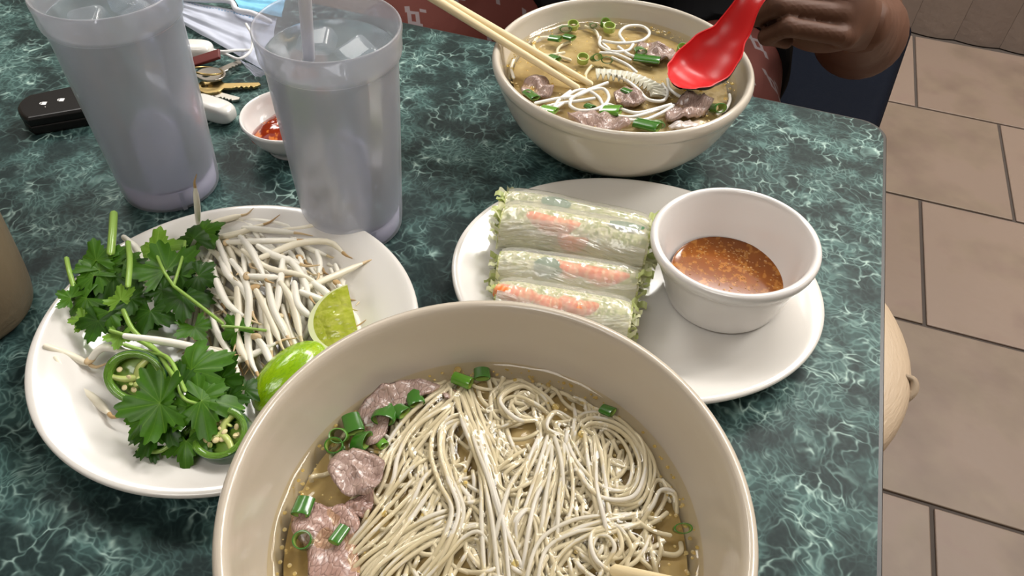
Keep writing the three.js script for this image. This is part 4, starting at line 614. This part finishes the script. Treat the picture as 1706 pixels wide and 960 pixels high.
{
  const cx = -0.14, zp = -1.32;                                            // seat position
  const hipL = V3(cx + 0.10, 0.545, zp), hipR = V3(cx - 0.10, 0.545, zp), kneeL = V3(0.0, 0.545, -0.90), kneeR = V3(-0.44, 0.55, -0.90), footL = V3(0.02, 0.09, -0.95), footR = V3(-0.44, 0.09, -0.95);
  const chest = V3(cx, 0.98, zp + 0.07), belly = V3(cx, 0.72, zp + 0.04), shL = V3(cx + 0.19, 1.06, zp + 0.06), shR = V3(cx - 0.19, 1.06, zp + 0.06), neck = V3(cx, 1.14, zp + 0.07);
  const elL = ray(1432, 62, 1.22), wrL = ray(1432, 40, 0.93), elR = V3(-0.44, 0.79, -1.36), wrR = V3(-0.405, 0.685, -1.12), handR = V3(-0.40, 0.668, -1.055);
  const t = thing('person', 'seated person in black top and orange patterned trousers, one bare arm bent', 'person', null, V3(0, 0, 0));
  const skin = bumpMat([0.105, 0.048, 0.029], 0.55, 0.0004, 30, { specularIntensity: 0.5 });
  const arms = join(0.03, cap(shL, elL, 0.052, 0.044), cap(elL, elL.clone().lerp(wrL, 0.35), 0.047, 0.049), cap(elL.clone().lerp(wrL, 0.35), wrL, 0.049, 0.031));
  const armR = join(0.03, cap(shR, elR, 0.052, 0.042), cap(elR, wrR, 0.044, 0.029));
  const torso = join(0.10, ell(chest, V3(0.19, 0.20, 0.125)), ell(belly, V3(0.175, 0.18, 0.13)), ell(V3(cx, 0.57, zp), V3(0.19, 0.11, 0.14)), cap(shL, shR, 0.06, 0.06));
  const legs = join(0.04, cap(hipL, kneeL, 0.088, 0.062), cap(kneeL, footL, 0.058, 0.04), cap(hipR, kneeR, 0.088, 0.062), cap(kneeR, footR, 0.058, 0.04));
  const hd = V3(cx, 1.30, zp + 0.10);
  const headF = join(0.03, ell(hd, V3(0.074, 0.105, 0.092)), ell(hd.clone().add(V3(0, -0.05, 0.022)), V3(0.056, 0.066, 0.066)), cap(neck, hd.clone().add(V3(0, -0.06, -0.01)), 0.056, 0.052), cap(hd.clone().add(V3(0, 0.005, 0.086)), hd.clone().add(V3(0, -0.028, 0.106)), 0.009, 0.013), ell(hd.clone().add(V3(0.076, -0.01, 0)), V3(0.009, 0.028, 0.016)), ell(hd.clone().add(V3(-0.076, -0.01, 0)), V3(0.009, 0.028, 0.016)), ell(hd.clone().add(V3(0, -0.058, 0.083)), V3(0.024, 0.007, 0.009)));
  // left hand: loose fist, fingers across the front with the tips curled behind
  const fing = [], u = camY, hx = camX, dz = camZ, base = ray(1332, 8, 0.83);
  const at = (a, b, c) => base.clone().addScaledVector(hx, a).addScaledVector(u, b).addScaledVector(dz, c);
  const fingers = [0, 1, 2, 3].map(i => { const y = 0.031 - i * 0.0195, sh = [0, -0.003, 0.001, 0.010][i], r = [0.0098, 0.0102, 0.0098, 0.0088][i]; const k = at(0.034, y - 0.004, 0.008), p = at(-0.026 + sh, y + 0.002, 0.014), q = at(-0.036 + sh, y + 0.002, -0.014), e = at(-0.014 + sh, y + 0.001, -0.026); return join(0.004, cap(k, p, r * 1.04, r), cap(p, q, r, r * 0.9), cap(q, e, r * 0.9, r * 0.8)); });
  const palm = join(0.02, ell(at(0.026, 0.002, -0.022), V3(0.038, 0.040, 0.026)), cap(at(0.040, 0.025, 0), at(0.042, -0.030, 0), 0.0135, 0.0115), cap(at(0.045, 0, -0.02), wrL, 0.030, 0.029));
  const thumb = join(0.006, cap(at(0.04, 0.03, -0.03), at(0.0, 0.046, -0.012), 0.014, 0.012), cap(at(0, 0.046, -0.012), at(-0.03, 0.047, 0.002), 0.0115, 0.010));
  const fistF = (x, y, z) => { let d = 1e9; for (const f of fingers) d = Math.min(d, f(x, y, z)); d = Math.min(d, thumb(x, y, z)); const p = palm(x, y, z), k = 0.005, h = Math.max(k - Math.abs(d - p), 0) / k; return Math.min(d, p) - h * h * k * 0.25; };
  // right hand resting open on the thigh
  const rh = (a, b, c) => handR.clone().add(V3(a, b, c));
  const rFing = [0, 1, 2, 3].map(i => { const x = 0.030 - i * 0.020, L = [0.88, 1, 0.93, 0.74][i], r = [0.0092, 0.0096, 0.0092, 0.0082][i]; return join(0.004, cap(rh(x, 0.004, 0.030), rh(x * 1.12, 0.003, 0.030 + 0.042 * L), r * 1.05, r), cap(rh(x * 1.12, 0.003, 0.030 + 0.042 * L), rh(x * 1.15, -0.008, 0.030 + 0.078 * L), r, r * 0.85)); });
  const rPalm = join(0.02, ell(rh(0, 0, 0.002), V3(0.042, 0.017, 0.046)), cap(rh(0, 0.004, -0.03), wrR, 0.026, 0.029)), rThumb = join(0.006, cap(rh(0.032, -0.004, -0.015), rh(0.056, -0.006, 0.015), 0.014, 0.011), cap(rh(0.056, -0.006, 0.015), rh(0.060, -0.010, 0.042), 0.011, 0.009));
  const rHandF = (x, y, z) => { let d = rThumb(x, y, z); for (const f of rFing) d = Math.min(d, f(x, y, z)); const p = rPalm(x, y, z), k = 0.008, h = Math.max(k - Math.abs(d - p), 0) / k; return Math.min(d, p) - h * h * k * 0.25; };
  const bodyF = join(0.03, arms, armR, (x, y, z) => torso(x, y, z) + 0.012, (x, y, z) => legs(x, y, z) + 0.008, cap(chest.clone().add(V3(0, 0.08, 0)), neck, 0.07, 0.056));
  const geos = [sdfGeo(bodyF, V3(-0.85, 0.02, -1.78), 1.3, 110), sdfGeo(headF, hd.clone().sub(V3(0.16, 0.17, 0.16)), 0.32, 80), sdfGeo(fistF, base.clone().sub(V3(0.085, 0.085, 0.085)), 0.17, 68), sdfGeo(rHandF, handR.clone().sub(V3(0.10, 0.10, 0.085)), 0.22, 80)];
  mesh('body', mergeGeometries(geos), skin, t);
  const black = bumpMat([0.006, 0.006, 0.007], 0.9, 0.002, 10, { specularIntensity: 0.3 });
  mesh('top', sdfGeo(join(0.02, (x, y, z) => Math.max(torso(x, y, z) - 0.006, 0.55 - y), (x, y, z) => Math.max(legs(x, y, z) - 0.022, z + 1.04, 0.5 - y), cap(shL, shL.clone().lerp(elL, 0.42), 0.066, 0.066), cap(shR, shR.clone().lerp(elR, 0.42), 0.066, 0.066)), V3(-0.72, 0.45, -1.72), 0.95, 84), black, t);
  const cloth = canvasTex(512, 512, (c, w, h) => { c.fillStyle = '#4e1708'; c.fillRect(0, 0, w, h); c.strokeStyle = c.fillStyle = '#6e6365'; c.lineCap = 'butt'; for (let j = 0; j < 4; j++) for (let k = 0; k < 4; k++) { const x = k * 128 + (j % 2) * 64 + 30, y = j * 128 + 40; c.save(); c.translate(x, y); c.rotate(0.5); c.lineWidth = 11; c.strokeRect(0, 0, 22, 34); c.fillRect(-10, 34, 14, 26); c.fillRect(22, -24, 12, 26); c.fillRect(30, 40, 18, 12); c.restore(); } });
  cloth.wrapS = cloth.wrapT = THREE.RepeatWrapping;
  const tg = sdfGeo(join(0.05, (x, y, z) => Math.max(legs(x, y, z) - 0.012, 0.14 - y), ell(V3(cx, 0.56, zp), V3(0.20, 0.12, 0.155))), V3(-0.72, 0.05, -1.60), 0.95, 84); uvPlanar(tg, 4, 4, 0.1, 0.15);
  mesh('trousers', tg, mat([1, 1, 1], 0.85, { map: cloth }), t);
  const hair = mat([0.012, 0.01, 0.009], 0.6); mesh('hair', sdfGeo((x, y, z) => Math.max(ell(hd.clone().add(V3(0, 0.022, -0.014)), V3(0.084, 0.104, 0.10))(x, y, z), -(ell(hd.clone().add(V3(0, -0.055, 0.085)), V3(0.09, 0.10, 0.085))(x, y, z))), hd.clone().sub(V3(0.16, 0.16, 0.16)), 0.32, 60), hair, t);
  for (const s of [-1, 1]) { const e = mesh('eye', new THREE.SphereGeometry(0.0105, 16, 12), mat([0.75, 0.73, 0.7], 0.2), t); e.position.copy(hd).add(V3(s * 0.031, 0.008, 0.079)); const ir = mesh('iris', new THREE.SphereGeometry(0.0055, 12, 8), mat([0.02, 0.012, 0.008], 0.2), e); ir.position.set(0, -0.002, 0.0065); }
  for (const [f, n] of [[footL, 0], [footR, 1]]) { const g = sdfGeo(join(0.03, ell(V3(f.x, 0.05, f.z + 0.07), V3(0.045, 0.036, 0.11)), ell(V3(f.x, 0.075, f.z), V3(0.045, 0.06, 0.055))), V3(f.x - 0.2, -0.1, f.z - 0.15), 0.4, 44); const p = g.attributes.position; for (let i = 0; i < p.count; i++) p.setY(i, Math.max(p.getY(i), 0.004)); g.computeVertexNormals(); mesh('shoe', g, mat([0.02, 0.02, 0.022], 0.5), t); }
}
{
  const navy = bumpMat([0.003, 0.0045, 0.009], 0.7, 0.0006, 10, { specularIntensity: 0.1 }), metal = mat([0.02, 0.02, 0.022], 0.35, { metalness: 0.6 });
  const t = thing('dining_chair', 'navy padded chair under the seated person', 'chair', null, V3(-0.03, 0, -1.36)); t.rotation.y = -0.155;
  const s = new RoundedBoxGeometry(0.60, 0.06, 0.56, 4, 0.025); s.translate(0, 0.402, 0); mesh('seat', s, navy, t);
  const b = new RoundedBoxGeometry(0.58, 0.42, 0.05, 4, 0.02); b.rotateX(-0.12); b.translate(0, 0.72, -0.31); mesh('backrest', b, navy, t);
  for (const sx of [-1, 1]) for (const sz of [-1, 1]) mesh('leg', sweep([V3(sx * 0.25, 0.385, sz * 0.23), V3(sx * 0.265, 0.2, sz * 0.25), V3(sx * 0.275, 0.012, sz * 0.265)], 0.012, 8, 10), metal, t);
  for (const sx of [-1, 1]) mesh('back_post', sweep([V3(sx * 0.24, 0.40, -0.25), V3(sx * 0.24, 0.55, -0.29), V3(sx * 0.24, 0.70, -0.325)], 0.011, 8, 10), metal, t);
}
{
  const vinyl = bumpMat([0.47, 0.36, 0.25], 0.5, 0.0006, 6), metal = mat([0.3, 0.3, 0.3], 0.35, { metalness: 1 });
  const R = 0.2, t = thing('padded_stool', 'beige padded stool poking out past the table edge', 'stool', null, V3(0.068, 0, -0.625));
  const cu = mesh('cushion', lathe([[0, 0.43], [R - 0.03, 0.43], [R - 0.008, 0.438], [R, 0.46], [R - 0.004, 0.482], [R - 0.03, 0.498], [R * 0.5, 0.505], [0, 0.506]], 64), vinyl, t);
  mesh('pinched_fold', sweep([V3(R * 0.97, 0.470, 0.030), V3(R - 0.003, 0.476, 0.026), V3(R - 0.001, 0.482, 0.019), V3(R - 0.004, 0.487, 0.012), V3(R - 0.012, 0.488, 0.010)], u => 0.0036 * (0.6 + 0.7 * Math.sin(u * 3.14)), 20, 10), vinyl, cu);
  for (let k = 0; k < 4; k++) { const a = k * Math.PI / 2 + 0.785; mesh('leg', sweep([V3(Math.cos(a) * 0.08, 0.43, Math.sin(a) * 0.08), V3(Math.cos(a) * 0.10, 0.2, Math.sin(a) * 0.10), V3(Math.cos(a) * 0.115, 0.01, Math.sin(a) * 0.115)], 0.009, 8, 10), metal, t); }
}
renderer.render(scene, camera);
